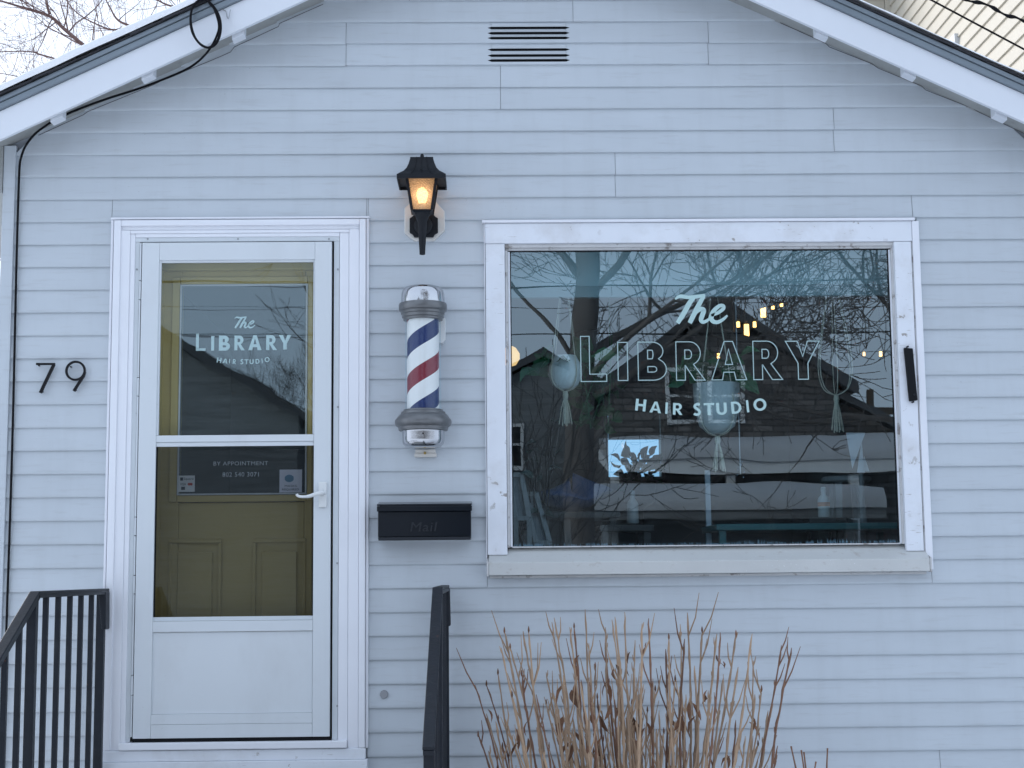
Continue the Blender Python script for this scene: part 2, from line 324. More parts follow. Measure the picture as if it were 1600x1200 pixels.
# ------------------------------------------------------------------ lettering
def arc(cx, cy, rx, ry, a0, a1, n=10):
    return [(cx + rx * math.cos(R(a0 + (a1 - a0) * i / n)), cy + ry * math.sin(R(a0 + (a1 - a0) * i / n))) for i in range(n + 1)]
def glyph(c, t):
    """contours of a capital in a 0..w by 0..1 box: outer first, then counters"""
    if c == 'L': return [[(0, 0), (.56, 0), (.56, t * .85), (t, t * .85), (t, 1), (0, 1)]], .56
    if c == 'I': return [[(0, 0), (t, 0), (t, 1), (0, 1)]], t
    if c == 'B':
        out_ = [(0, 0), (.40, 0)] + arc(.40, .285, .33, .285, -85, 62, 12) + arc(.37, .76, .28, .24, -55, 90, 10) + [(0, 1)]
        h1 = [(t, t * .85), (.40, t * .85)] + arc(.40, .285, .33 - t, .285 - t * .85, -80, 80, 8) + [(t, .57 - t * .85)]
        h2 = [(t, .57), (.36, .57)] + arc(.36, .71 + .0, .27 - t * .95, max(.05, .14), -80, 80, 8) + [(t, 1 - t * .8)]
        h2 = [(t, .56), (.36, .56)] + arc(.36, (.56 + 1 - t * .85) / 2, .28 - t, (1 - t * .85 - .56) / 2, -80, 80, 8) + [(t, 1 - t * .85)]
        return [out_, h1, h2], .73
    if c == 'R':
        out_ = [(0, 0), (t, 0), (t, .38), (.26, .38), (.52, 0), (.52 + t * 1.15, 0), (.49, .41)] + arc(.38, .70, .31, .30, -62, 90, 12) + [(0, 1)]
        h1 = [(t, .38 + t * .7), (.36, .38 + t * .7)] + arc(.36, (.38 + t * .7 + 1 - t * .85) / 2, .33 - t, (1 - t * .85 - .38 - t * .7) / 2, -80, 80, 9) + [(t, 1 - t * .85)]
        return [out_, h1], .52 + t * 1.15
    if c == 'A':
        W = .90; s_ = t * 1.1; q = .11
        xl = lambda z: q * 0 + (W / 2 - q) * z
        def inner(z): return s_ + (W / 2 - .0 - s_) * (z / (1 - .12)) if z < .88 else W / 2
        cb0, cb1 = .20, .20 + t * .8
        return [[(0, 0), (s_, 0), (inner(cb0), cb0), (W - inner(cb0), cb0), (W - s_, 0), (W, 0), (W / 2 + q, 1), (W / 2 - q, 1)],
                [(inner(cb1), cb1), (W - inner(cb1), cb1), (W / 2, .80)]], W
    if c == 'Y':
        W = .86; h = t / 2
        return [[(W / 2 - h, 0), (W / 2 + h, 0), (W / 2 + h, .42), (W, 1), (W - t * 1.2, 1), (W / 2, .60), (t * 1.2, 1), (0, 1), (W / 2 - h, .42)]], W
    if c == 'H':
        W = .78; return [[(0, 0), (t, 0), (t, .5 - t * .45), (W - t, .5 - t * .45), (W - t, 0), (W, 0), (W, 1), (W - t, 1), (W - t, .5 + t * .45), (t, .5 + t * .45), (t, 1), (0, 1)]], W
    if c == 'T':
        W = .70; return [[(W / 2 - t / 2, 0), (W / 2 + t / 2, 0), (W / 2 + t / 2, 1 - t * .85), (W, 1 - t * .85), (W, 1), (0, 1), (0, 1 - t * .85), (W / 2 - t / 2, 1 - t * .85)]], W
    if c == 'U':
        W = .74; return [[(0, 1)] + arc(W / 2, .36, W / 2, .37, 180, 360, 14) + [(W, 1), (W - t, 1)] + arc(W / 2, .36, W / 2 - t, .37 - t * .9, 360, 180, 12) + [(t, 1)]], W
    if c == 'D':
        W = .80; return [[(0, 0), (.32, 0)] + arc(.32, .5, W - .32, .5, -88, 88, 14) + [(.32, 1), (0, 1)],
                         [(t, t * .85), (.32, t * .85)] + arc(.32, .5, W - .32 - t, .5 - t * .85, -85, 85, 12) + [(.32, 1 - t * .85), (t, 1 - t * .85)]], W
    if c == 'O':
        W = 1.0; return [arc(.5, .5, .5, .5, 0, 349, 31), arc(.5, .5, .5 - t, .5 - t * .9, 0, 349, 31)], W
    if c == 'S':
        W = .58; P = catmull([(.50, .86), (.40, .94), (.26, .93), (.12, .82), (.13, .66), (.30, .53), (.45, .40), (.48, .20), (.36, .07), (.18, .06), (.05, .15)], 4)
        L_ = []; R_ = []
        for i in range(len(P)):
            d = (P[min(i + 1, len(P) - 1)] - P[max(i - 1, 0)]).normalized(); nn = Vector((-d.y, d.x)) * t * .5
            L_.append(tuple(P[i] + nn)); R_.append(tuple(P[i] - nn))
        return [L_ + R_[::-1]], W
def fill_mesh(contours, y, thick=0.0012):
    """solid sheet lettering from closed contours (x,z)"""
    cu = bpy.data.curves.new('letter', 'CURVE'); cu.dimensions = '2D'; cu.fill_mode = 'BOTH'; cu.extrude = thick / 2
    for c in contours:
        sp = cu.splines.new('POLY'); sp.points.add(len(c) - 1); sp.use_cyclic_u = True
        for i, p in enumerate(c): sp.points[i].co = (p[0], p[1], 0, 1)
    return curve_to_mb(cu, y)
def curve_to_mb(cu, y, place=None):
    o = bpy.data.objects.new('tmp', cu); COL.objects.link(o); dg = bpy.context.evaluated_depsgraph_get(); dg.update()
    me = bpy.data.meshes.new_from_object(o.evaluated_get(dg))
    mb = MB(); mb.v = [((place(v.co.x, v.co.y)[0], y - v.co.z, place(v.co.x, v.co.y)[1]) if place else (v.co.x, y - v.co.z, v.co.y)) for v in me.vertices]
    mb.f = [tuple(p.vertices) for p in me.polygons]
    bpy.data.objects.remove(o); bpy.data.meshes.remove(me); bpy.data.curves.remove(cu); return mb
def outline_mb(contours, wl, y, thick=0.0012):
    mb = MB()
    for ci, c in enumerate(contours):
        pts = [Vector(p) for p in c]
        q = []
        for p in pts:
            if not q or (p - q[-1]).length > 1e-4: q.append(p)
        if (q[0] - q[-1]).length < 1e-4: q.pop()
        n = len(q); ar = sum(q[i].x * q[(i + 1) % n].y - q[(i + 1) % n].x * q[i].y for i in range(n))
        sgn = 1 if ar > 0 else -1
        I = []
        for i in range(n):
            d1 = (q[i] - q[i - 1]).normalized(); d2 = (q[(i + 1) % n] - q[i]).normalized()
            n1 = Vector((-d1.y, d1.x)) * sgn; n2 = Vector((-d2.y, d2.x)) * sgn; b = (n1 + n2)
            b = b.normalized() if b.length > 1e-5 else n1
            I.append(b * min(2.2, 1 / max(.3, b.dot(n1))) * wl / 2)
        A = [q[i] - I[i] for i in range(n)]; B = [q[i] + I[i] for i in range(n)]
        vs = [(p.x, y, p.y) for p in A] + [(p.x, y, p.y) for p in B]
        mb.add(vs, [(i, (i + 1) % n, n + (i + 1) % n, n + i) for i in range(n)])
    return mb
def fit(contours, w_, x0, x1, z0, z1, rot=0.0):
    o = []; cx, cz = (x0 + x1) / 2, (z0 + z1) / 2; c, s = math.cos(rot), math.sin(rot)
    for k in contours:
        r = []
        for (a, b) in k:
            x = x0 + a / w_ * (x1 - x0) - cx; z = z0 + b * (z1 - z0) - cz
            r.append((cx + x * c - z * s, cz + x * s + z * c))
        o.append(r)
    return o
def letter_px(parent, c, x0, x1, ytop, ybot, Y, t, material, rot=0.0, outline=None):
    g, w_ = glyph(c, t); p0 = at(x0, (ytop + ybot) / 2, Y); p1 = at(x1, (ytop + ybot) / 2, Y); q0 = at((x0 + x1) / 2, ybot, Y); q1 = at((x0 + x1) / 2, ytop, Y)
    g = fit(g, w_, p0.x, p1.x, q0.z, q1.z, rot)
    mb = outline_mb(g, outline, Y) if outline else fill_mesh(g, Y)
    return obj('letter', mb, material, parent)
SCRIPT = [  # brush strokes of the word "The": points (x, z) and widths, in a 285 x 160 box
    ([(2, 137), (30, 152), (75, 146), (120, 150), (165, 158)], [9, 20, 20, 20, 14]),
    ([(104, 146), (78, 112), (48, 60), (12, 6)], [22, 27, 27, 24]),
    ([(158, 152), (130, 104), (100, 48), (78, 6)], [20, 26, 27, 24]),
    ([(92, 34), (116, 66), (142, 82), (156, 74), (148, 48), (140, 24), (150, 11), (172, 18), (190, 34)], [12, 20, 24, 26, 26, 24, 20, 16, 12]),
    ([(196, 46), (232, 60), (262, 82), (262, 98), (242, 98), (210, 70), (196, 36), (206, 14), (232, 10), (262, 26), (284, 46)], [14, 18, 20, 20, 20, 24, 26, 24, 20, 16, 10])]
def script_the(parent, x0, x1, ytop, ybot, Y, material):
    a = at(x0, ybot, Y); b = at(x1, ytop, Y); sx = (b.x - a.x) / 285; sz = (b.z - a.z) / 160
    for i, (pts, wd) in enumerate(SCRIPT):
        P = catmull(pts, 5); W = [v.x for v in catmull([(q, 0) for q in wd], 5)]
        mb = MB().ribbon([(a.x + p.x * sx, a.z + p.y * sz) for p in P], [q * sx for q in W], Y - 0.0002 * i, 0.0006)
        obj('stroke', mb, material, parent)
def text_px(parent, s, x0, x1, ytop, ybot, Y, material, name='lettering', thick=0.0008, italic=0.0):
    cu = bpy.data.curves.new('t', 'FONT'); cu.body = s; cu.extrude = thick / 2; cu.resolution_u = 3; cu.space_character = 1.08; cu.shear = italic
    o = bpy.data.objects.new('t', cu); COL.objects.link(o); dg = bpy.context.evaluated_depsgraph_get(); dg.update()
    me = bpy.data.meshes.new_from_object(o.evaluated_get(dg)); xs = [v.co.x for v in me.vertices]; ys = [v.co.y for v in me.vertices]
    a = at(x0, ybot, Y); b = at(x1, ytop, Y); sx = (b.x - a.x) / (max(xs) - min(xs)); sz = (b.z - a.z) / (max(ys) - min(ys))
    mb = MB(); mb.v = [(a.x + (v.co.x - min(xs)) * sx, Y - v.co.z, a.z + (v.co.y - min(ys)) * sz) for v in me.vertices]; mb.f = [tuple(p.vertices) for p in me.polygons]
    bpy.data.objects.remove(o); bpy.data.meshes.remove(me); bpy.data.curves.remove(cu)
    return obj(name, mb, material, parent)
# ------------------------------------------------------------------ ground, road
tag(obj('ground', MB().add([(-500, -500, 0), (500, -500, 0), (500, 500, 0), (-500, 500, 0)], [(0, 1, 2, 3)]), m_snow), kind='structure')
tag(boxo('road', -200, 200, -19, -12.5, 0.004, 0.008, m_asphalt), kind='structure')
tag(boxo('pavement', -200, 200, -10.2, -8.8, 0.004, 0.02, m_concrete), kind='structure')
tag(boxo('kerb', -200, 200, -12.5, -12.36, 0.0, 0.13, m_concrete), kind='structure')

# ------------------------------------------------------------------ the shop house
random.seed(4)
K0, H = 3.443, 0.1
XL, XR, XA = -2.097, 2.497, 0.20                # corners and ridge line
SL = 0.476
def zf(x): return 4.523 - SL * abs(x - XA)      # fascia foot at y = -0.22
def zs(x): return 4.572 - SL * abs(x - XA)      # soffit against the wall
DX0, DX1, DZ = -1.622, -0.504, 3.155            # door trim opening
WX0, WX1, WZ0, WZ1 = 0.006, 1.911, 1.592, 3.135 # window trim opening
house = thing('shop_house', 'small pale blue-grey clapboard shop house with a low gable roof', 'house', (XA, 2.5, 0))
wall = obj('front_wall', MB().prism([(XL + .02, .35), (DX0 + .01, .35), (DX0 + .01, DZ), (DX1 - .01, DZ), (DX1 - .01, .35), (WX0 + .02, .35), (WX0 + .02, WZ1), (XA, WZ1 + .0), (XA, zs(XA)), (XL + .02, zs(XL + .02))], 0.003, 0.10)
           .prism([(WX0 + .02, .35), (XR - .02, .35), (XR - .02, zs(XR - .02)), (XA + .001, zs(XA)), (XA + .001, WZ1), (WX1 - .02, WZ1), (WX1 - .02, WZ0), (WX0 + .02, WZ0)], 0.003, 0.10), m_sheath, house)
wall['label'] = 'front wall sheathing under the clapboards'

def board(xa0, xb0, z0, xa1, xb1, z1, zc):
    """one lap of siding; zc = nominal foot of its course. a/b: left/right at foot (0) and head (1)"""
    def y(z): return -0.0145 + 0.0110 * (z - zc) / H
    mb = MB(); n = max(2, int(abs(xb0 - xa0) / 0.12)); sdv = random.random() * 50
    rows = [z0, z0 + (z1 - z0) * .12, z0 + (z1 - z0) * .5, z1]
    for j, z in enumerate(rows):
        f = (z - z0) / max(1e-6, z1 - z0); a = xa0 + (xa1 - xa0) * f; b = xb0 + (xb1 - xb0) * f
        for i in range(n + 1):
            x = a + (b - a) * i / n
            wob = 0.0011 * noise.noise((x * 1.7 + sdv, z * 3, sdv)) + 0.0006 * noise.noise((x * 6, z * 9 + sdv, 3))
            dz = 0.0014 * noise.noise((x * 1.1, sdv, 7.7)) if j < 2 else 0
            mb.v.append((x, y(z) + wob, z + dz))
    m = n + 1
    for j in range(3):
        for i in range(n): mb.f.append((j * m + i, j * m + i + 1, (j + 1) * m + i + 1, (j + 1) * m + i))
    o = len(mb.v)                                             # folded lip under the foot
    for i in range(m): v = mb.v[i]; mb.v.append((v[0], v[1] + .0015, v[2] - .0035))
    for i in range(m): v = mb.v[i]; mb.v.append((v[0], 0.0015, v[2] - .001))
    for i in range(n):
        mb.f.append((o + i, o + i + 1, i + 1, i)); mb.f.append((o + m + i, o + m + i + 1, o + i + 1, o + i))
    return obj('siding_board', mb, m_siding, wall, smooth=55)

def vent_board(xa, xb, za, zb_, xa1, xb1, x0, x1, slots, zc):
    """a lap with three pointed louvre slots cut through it"""
    def y(z): return -0.0145 + 0.0110 * (z - zc) / H
    hs_, tip = .0062, .018
    mb = MB(); P = lambda x, z: (x, y(z), z)
    left = [P(xa, za), P(x0, za)]; right = [P(xb, za), P(x1, za)]
    for s_ in slots:
        left += [P(x0, s_ - hs_), P(x0 - tip, s_ + .001), P(x0, s_ + hs_)]; right += [P(x1, s_ - hs_), P(x1 + tip, s_ + .001), P(x1, s_ + hs_)]
    left += [P(x0, zb_), P(xa1, zb_)]; right += [P(x1, zb_), P(xb1, zb_)]
    mb.add(left, [tuple(range(len(left)))]); mb.add(right, [tuple(reversed(range(len(right))))])
    zz = [za] + [q for s_ in slots for q in (s_ - hs_, s_ + hs_)] + [zb_]
    for i in range(0, len(zz), 2):
        p, q = zz[i], zz[i + 1]
        dp = .006 if i > 0 else 0                             # louvre blade rolled outwards over each slot below
        mb.add([(x0, y(p) - dp * 0, p), (x1, y(p) - dp * 0, p), (x1, y((p + q) / 2) - dp, (p + q) / 2), (x0, y((p + q) / 2) - dp, (p + q) / 2), (x1, y(q), q), (x0, y(q), q)], [(0, 1, 2, 3), (3, 2, 4, 5)])
    mb.add([(xa, y(za), za), (xb, y(za), za), (xb, .0015, za - .003), (xa, .0015, za - .003)], [(0, 1, 2, 3)])
    return obj('siding_board', mb, m_siding, wall)

# seams seen between panel lengths, per course
SEAM = {-7: [(895, 20)], -6: [(541, 55), (1106, 50)], -5: [(541, 90), (1106, 85)], -4: [(782, 120)], -3: [(782, 155)], -2: [(1302, 190)], -1: [(1302, 220)], 0: [(961, 258)], 1: [(961, 292)],
        2: [(573, 325), (1424, 320)], 4: [(1900, 400)], 20: [(1750, 950)], 22: [(900, 1040)], 26: [(1468, 1190)], 27: [(1470, 1210)], -8: [(640, -20)], -9: [(1010, -50)]}
G = .0009
for k in range(-12, 29):
    zc = K0 - H * (k + 1); zt = zc + H
    # limits by rake or corner at foot and head
    def lim(z):
        xr_ = XA + (4.572 - z) / SL; xl_ = XA - (4.572 - z) / SL
        return max(XL + .045, xl_), min(XR - .045, xr_)
    l0, r0 = lim(zc); l1, r1 = lim(zt)
    if zt > 4.572:
        zt = 4.565; l1, r1 = lim(zt)
    if zc > 4.55: continue
    cuts = sorted(X(*s_) for s_ in SEAM.get(k, []))
    spans = []                                                # (xa, xb, z0, z1)
    ops = [(DX0, DX1, -9, DZ), (WX0, WX1, WZ0, WZ1)]
    xs = sorted(set([l0, r0] + [v for o in ops for v in o[:2] if o[2] < zt and o[3] > zc] + [c for c in cuts if l0 < c < r0]))
    for a, b in zip(xs, xs[1:]):
        mid = (a + b) / 2; z0, z1 = zc, zt; skip = False
        for o in ops:
            if o[0] < mid < o[1] and o[2] < zt and o[3] > zc:
                if o[2] <= zc and o[3] >= zt: skip = True
                elif o[3] < zt: z0 = o[3]
                else: z1 = o[2]
        if skip or z1 - z0 < .006: continue
        spans.append((a, b, z0, z1))
    for a, b, z0, z1 in spans:
        A1 = l1 if a == l0 else a + G; B1 = r1 if b == r0 else b - G
        A0 = a if a == l0 else a + G; B0 = b if b == r0 else b - G
        if k in (-6, -5) and a < 0.35 < b:
            ys = (43, 51.5, 59.5) if k == -6 else (77, 86.5, 94.5)
            sl = sorted(Z(826, q, -.012) for q in ys)
            vent_board(A0, B0, z0, z1, A1, B1, X(768, 60, -.012), X(884, 60, -.012), sl, zc)
        else: board(A0, B0, z0, A1, B1, z1, zc)
a_ = at(760, 104, .001); b_ = at(892, 36, .001); boxo('vent_dark_plate', a_.x, b_.x, .0005, .0028, a_.z, b_.z, m_black, house)  # black plate in place of the shaded hollow behind the louvre slots
boxo('corner_post', XL, XL + .053, -.024, .05, .36, zs(XL + .03) - .012, m_siding, house, .003)
boxo('corner_post', XR - .053, XR, -.024, .05, .36, zs(XR - .03) - .012, m_siding, house, .003)
for i, xx in ((0, XL), (1, XR)):
    o = boxo('side_wall', xx + (.004 if i == 0 else -.12), xx + (.12 if i == 0 else -.004), .052, 6.6, .36, zs(xx), m_siding, house)
boxo('foundation', XL + .03, XR - .03, .0, 6.5, 0, .345, m_concrete, house)
# round plug where a pipe once came through
p = at(600, 1085, -.016); obj('pipe_plug', MB().tube([(p.x, -.010, p.z), (p.x, -.020, p.z)], [.018, .016], 12), mat('plug_grey', (.30, .31, .33), .7), house)

# roof: fascia boards, soffits, drip edges, shingles
roof = thing('roof', None, None, (XA, 3, 4.6), parent=house)
for s_ in (-1, 1):
    xe = XA + s_ * 2.75
    fb = obj('fascia_board', MB().prism([(xe, zf(xe)), (XA + s_ * .001, zf(XA)), (XA + s_ * .001, zf(XA) + .127), (xe, zf(xe) + .127)], -.22, -.197), m_fascia, roof, bevel=.002)
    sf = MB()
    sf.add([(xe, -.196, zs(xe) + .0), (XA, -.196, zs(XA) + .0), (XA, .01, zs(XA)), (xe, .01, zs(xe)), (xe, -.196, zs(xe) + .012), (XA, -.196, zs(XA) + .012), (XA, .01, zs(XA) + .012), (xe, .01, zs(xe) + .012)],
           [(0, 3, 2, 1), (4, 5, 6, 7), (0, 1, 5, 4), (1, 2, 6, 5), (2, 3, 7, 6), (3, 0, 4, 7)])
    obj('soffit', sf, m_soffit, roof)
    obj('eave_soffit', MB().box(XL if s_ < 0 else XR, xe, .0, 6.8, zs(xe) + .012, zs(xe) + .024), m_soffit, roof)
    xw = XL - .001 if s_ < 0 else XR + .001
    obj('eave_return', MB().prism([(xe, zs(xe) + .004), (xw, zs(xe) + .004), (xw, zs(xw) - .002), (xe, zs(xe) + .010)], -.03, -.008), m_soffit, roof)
    # two-step metal drip edge
    d = MB()
    d.prism([(xe, zf(xe) + .128), (XA + s_ * .001, zf(XA) + .128), (XA + s_ * .001, zf(XA) + .157), (xe, zf(xe) + .157)], -.236, -.198)
    d.prism([(xe, zf(xe) + .158), (XA + s_ * .001, zf(XA) + .158), (XA + s_ * .001, zf(XA) + .180), (xe, zf(xe) + .180)], -.244, -.198)
    obj('drip_edge', d, m_drip, roof, bevel=.003)
    obj('roof_deck', MB().prism([(xe, zf(xe) + .128), (XA + s_ * .001, zf(XA) + .128), (XA + s_ * .001, zf(XA) + .178), (xe, zf(xe) + .178)], -.195, 6.9), m_shingle, roof)
    n = int(2.8 / .136)
    for i in range(n):
        xa = XA + s_ * (2.79 - i * .136 + random.uniform(-.004, .004)); xb = max(.0, 2.79 - i * .136 - .20); xb = XA + s_ * xb
        y0 = -.254 + random.uniform(-.007, .007)
        za, zb = zf(xa) + .182, zf(xb) + .182
        pr = [(xa, za), (xb, zb), (xb, zb + .002), (xa, za + .011)]
        obj('shingle', MB().prism(pr, y0, 6.9), m_shingle, roof)
# wooden lookout blocks under the rakes
for px, py in ((90, 184), (232, 119), (373, 56), (1283, 54), (1420, 116), (1562, 181)):
    p = at(px, py, -.165); s_ = -1 if px < 800 else 1; hw = .026
    q = [(p.x - hw, p.z - .012 + s_ * SL * hw), (p.x + hw, p.z - .012 - s_ * SL * hw), (p.x + hw, p.z + .075 - s_ * SL * hw), (p.x - hw, p.z + .075 + s_ * SL * hw)]
    obj('lookout_block', MB().prism(q, -.185, -.125), m_fascia, roof, bevel=.002)
# dark tubes painting in the shadow gap where the siding meets the soffit
for s_, pts in ((-1, [(60, 208), (130, 176), (137, 171), (240, 129), (258, 120), (330, 91), (360, 78), (366, 70), (435, 38), (437, 33), (505, 3)]), (1, [(1219, 32), (1290, 64), (1296, 70), (1362, 96), (1372, 103), (1440, 131), (1446, 137), (1520, 166), (1530, 172), (1600, 205)])):
    obj('trim_shadow_line', MB().tube([at(a, b + 3.5, -.019) for a, b in pts], .0016, 5), mat('shadow_line_dark', (.10, .10, .11), .7), house)
# snow on the roof
for s_ in (-1, 1):
    mb = MB(); nx, ny = 60, 16; base = .042 if s_ < 0 else .012
    for j in range(ny + 1):
        y = [-.262, -.260, -.250, -.225, -.17, -.1, 0, .2, .5, 1, 1.6, 2.4, 3.2, 4.2, 5.2, 6.2, 6.88][j]
        for i in range(nx + 1):
            u = 2.74 * (1 - i / nx) + .002; x = XA + s_ * u
            th = base + (.014 if s_ < 0 else .005) * noise.noise((x * 2.3, y * .8 + 3 * s_, 1.3)) + .006 * noise.noise((x * 9, y * 3, 4.1))
            th = max(.003, th) * [0, .7, .95, 1, 1.1, 1.3, 1.5, 1.8, 2, 2, 2, 2, 2, 2, 2, 2, 1][j]
            mb.v.append((x, y + .012 * noise.noise((x * 5, 2.2, j * .2)), zf(x) + .196 + th))
    m_ = nx + 1
    for j in range(ny):
        for i in range(nx): mb.f.append((j * m_ + i, j * m_ + i + 1, (j + 1) * m_ + i + 1, (j + 1) * m_ + i))
    tag(obj('roof_snow', mb, m_snow, smooth=60), 'layer of white snow on the %s slope of the shop roof' % ('left' if s_ < 0 else 'right'), 'snow', kind='stuff')

# ---- doorway: trim, storm door, yellow entry door
def XD(px, Y): return X(px, 400, Y)
def ZD(py, Y): return Z(370, py, Y)
trim = thing('door_casing', None, None, ((DX0 + DX1) / 2, 0, .88), parent=house)
def jamb(name, pl, pr, ptop, pbot, y0, y1, m, parent, bevel=.002):
    return boxo(name, XD(pl, y0), XD(pr, y0), y0, y1, ZD(pbot, y0), ZD(ptop, y0), m, parent, bevel)
ZB = 1171
jamb('edge_channel', 172.5, 176.3, 342.5, ZB, -.027, .0, m_trim, trim); jamb('edge_channel', 572.3, 576.3, 342.5, ZB, -.027, .0, m_trim, trim)
jamb('edge_channel', 171.5, 577, 338.5, 341.8, -.032, .0, m_trim, trim)
jamb('outer_moulding', 177, 188, 342.8, ZB, -.044, .0, m_trim, trim, .003); jamb('outer_moulding', 561.6, 571.4, 342.8, ZB, -.044, .0, m_trim, trim, .003)
jamb('outer_moulding', 188.2, 561.4, 342.8, 352, -.044, .0, m_trim, trim, .003)
jamb('flat_moulding', 188.2, 203, 359, ZB, -.036, .0, m_trim, trim, .002); jamb('flat_moulding', 545.6, 561.4, 359, ZB, -.036, .0, m_trim, trim, .002)
jamb('flat_moulding', 188.2, 561.4, 352.2, 359, -.030, .0, m_trim, trim, .002); jamb('flat_moulding', 203.2, 545.4, 359.2, 364, -.037, .0, m_trim, trim, .002)
jamb('inner_moulding', 203.2, 211, 364.4, ZB, -.032, .0, m_trim, trim, .003); jamb('inner_moulding', 530.7, 545.4, 364.4, ZB, -.032, .0, m_trim, trim, .003)
jamb('inner_moulding', 211.2, 530.5, 364.4, 370, -.033, .0, m_trim, trim, .002)
# storm door frame
jamb('frame_bar', 211.3, 218, 377.5, 1158, -.026, .02, m_zbar, trim, .001); jamb('frame_bar', 522, 530.4, 377.5, 1158, -.026, .02, m_zbar, trim, .001)
jamb('frame_bar', 211.3, 530.4, 370.3, 377.2, -.029, .02, m_zbar, trim, .001)
for px, py in ((231, 373.6), (372, 373.6), (514, 373.6), (214, 421), (528, 421), (214, 646), (528, 636), (212, 880), (527, 880), (527, 1103), (210, 1105)):
    p = at(px, py, -.027); obj('screw', MB().tube([(p.x, -.030, p.z), (p.x, -.024, p.z)], .0045, 8), m_screw, trim)
# threshold and riser under the door
obj('door_sill', MB().box(XD(203.2, -.03), XD(545.4, -.03), -.060, .1, ZD(1171, -.06), ZD(1159.5, -.06)), m_trim, trim, bevel=.004)
obj('door_sill', MB().box(DX0 + .004, DX1 - .004, -.048, .0, ZD(1189, -.05), ZD(1171.6, -.05)), m_wood, trim, bevel=.004)
boxo('riser_board', DX0 - .004, DX1 + .004, -.060, .0, .52, ZD(1189.6, -.06), m_wood, trim, .003)

storm = thing('storm_door', None, None, ((DX0 + DX1) / 2, -.03, .92), parent=house)
storm['label'] = 'white storm door with two glass panes and a kick panel'
YF, YB = -.040, -.012
def leaf(name, pl, pr, ptop, pbot, yf=YF, yb=YB, m=m_storm, bevel=.0014): return jamb(name, pl, pr, ptop, pbot, yf, yb, m, storm, bevel)
leaf('stile', 222, 249, 378.4, 1152.5); leaf('stile', 492.2, 518.3, 378.4, 1152.5)
leaf('top_rail', 249.2, 492, 378.4, 406)
leaf('mid_rail', 249.2, 492, 679.5, 690, -.037); leaf('mid_rail', 249.2, 492, 690.4, 697, -.032)
leaf('lower_rail', 249.2, 492, 970, 986.6)
leaf('kick_panel', 249.2, 492, 987, 1114.6, -.032, -.014)
leaf('bottom_rail', 249.2, 492, 1115, 1131); leaf('bottom_rail', 249.2, 492, 1131.4, 1152.5, -.042)
for pl, pr, pt, pb in ((249.2, 252.6, 406.3, 678.9), (490, 492, 406.3, 678.9), (252.8, 489.8, 406.3, 410)): leaf('glazing_bead', pl, pr, pt, pb, -.034, -.02, m_storm, .001)
for pl, pr, pt, pb in ((249.2, 251.4, 697.4, 963), (490.6, 492, 697.4, 963), (249.2, 492, 963.2, 969.6)): leaf('glazing_bead', pl, pr, pt, pb, -.030, -.018, m_zbar if pb > 965 else m_black, .001)
leaf('bottom_seal', 222, 520, 1152.8, 1158.6, -.030, -.012, m_black, 0)
leaf('gap_seal', 518.5, 521, 378.6, 1152, -.016, -.008, m_black, 0)
leaf('gap_seal', 219.6, 221.8, 378.6, 1152, -.018, -.008, m_black, 0)
for a, b in ((378.6, 437), (438, 466.5), (467.5, 588), (589, 617), (618, 806), (807, 835), (836, 897), (898, 926), (927, 1053), (1054, 1084), (1085, 1150)):
    leaf('hinge_knuckle', 218.2, 220.9, a, b, -.038 if (b - a) < 40 else -.034, -.02, m_storm, .0015)
def pane(name, pl, pr, ptop, pbot, Y, m, parent, yr=400, xr=370):
    x0, x1 = X(pl, yr, Y), X(pr, yr, Y); z0, z1 = Z(xr, pbot, Y), Z(xr, ptop, Y)
    return obj(name, MB().add([(x0, Y, z0), (x1, Y, z0), (x1, Y, z1), (x0, Y, z1)], [(0, 1, 2, 3)]), m, parent)
pane('upper_pane', 252, 491, 409, 680, -.024, g_storm, storm); pane('lower_pane', 251, 491.5, 697, 964, -.022, g_storm_low, storm)
pane_y = .078
# lever handle
hb = MB(); a = at(497.5, 793, -.052); b = at(510.5, 752.5, -.052); hb.box(a.x, b.x, -.054, -.039, a.z, b.z)
ho = obj('handle_plate', hb, m_plastic, storm, bevel=.004)
lp = [at(504, 770, -.075), at(495, 771.5, -.085), at(482, 775.5, -.088), at(470, 776, -.09), at(465, 774.3, -.09), at(463.5, 772, -.09)]
lpc = catmull(lp, 4)
obj('handle_lever', MB().tube([at(504.5, 770, -.05)] + lpc, [.014] + [.012 - .006 * min(1, i / 10) for i in range(len(lpc))], 10), m_plastic, storm, smooth=True)

entry = thing('entry_door', None, None, ((DX0 + DX1) / 2, .09, .92), parent=house)
entry['label'] = 'yellow entry door behind the storm door'
def ent(name, pl, pr, ptop, pbot, y0, y1, m=m_yellow, bevel=.003): return boxo(name, X(pl, 560, y0), X(pr, 560, y0), y0, y1, ZD(pbot, y0), ZD(ptop, y0), m, entry, bevel)
ent('door_stop', 226, 250, 395, 1175, .03, .115); ent('door_stop', 489, 520, 395, 1175, .03, .115); ent('door_head', 250.2, 488.8, 380, 421, .04, .115)
ent('stile', 250.2, 283, 421.2, 1160, .088, .128); ent('stile', 477, 488.8, 421.2, 1160, .088, .128)
ent('top_rail', 283.2, 476.8, 421.2, 446, .088, .128)
ent('lite_frame', 267, 279.6, 432, 784, .078, .1, bevel=.004); ent('lite_frame', 480.4, 488.6, 432, 784, .078, .1, bevel=.004)
ent('lite_frame', 279.8, 480.2, 432, 443.6, .078, .1, bevel=.004); ent('lite_frame', 279.8, 480.2, 773.4, 784, .078, .1, bevel=.004)
m_bead = mat('pale_bead', (.55, .60, .62), .4)
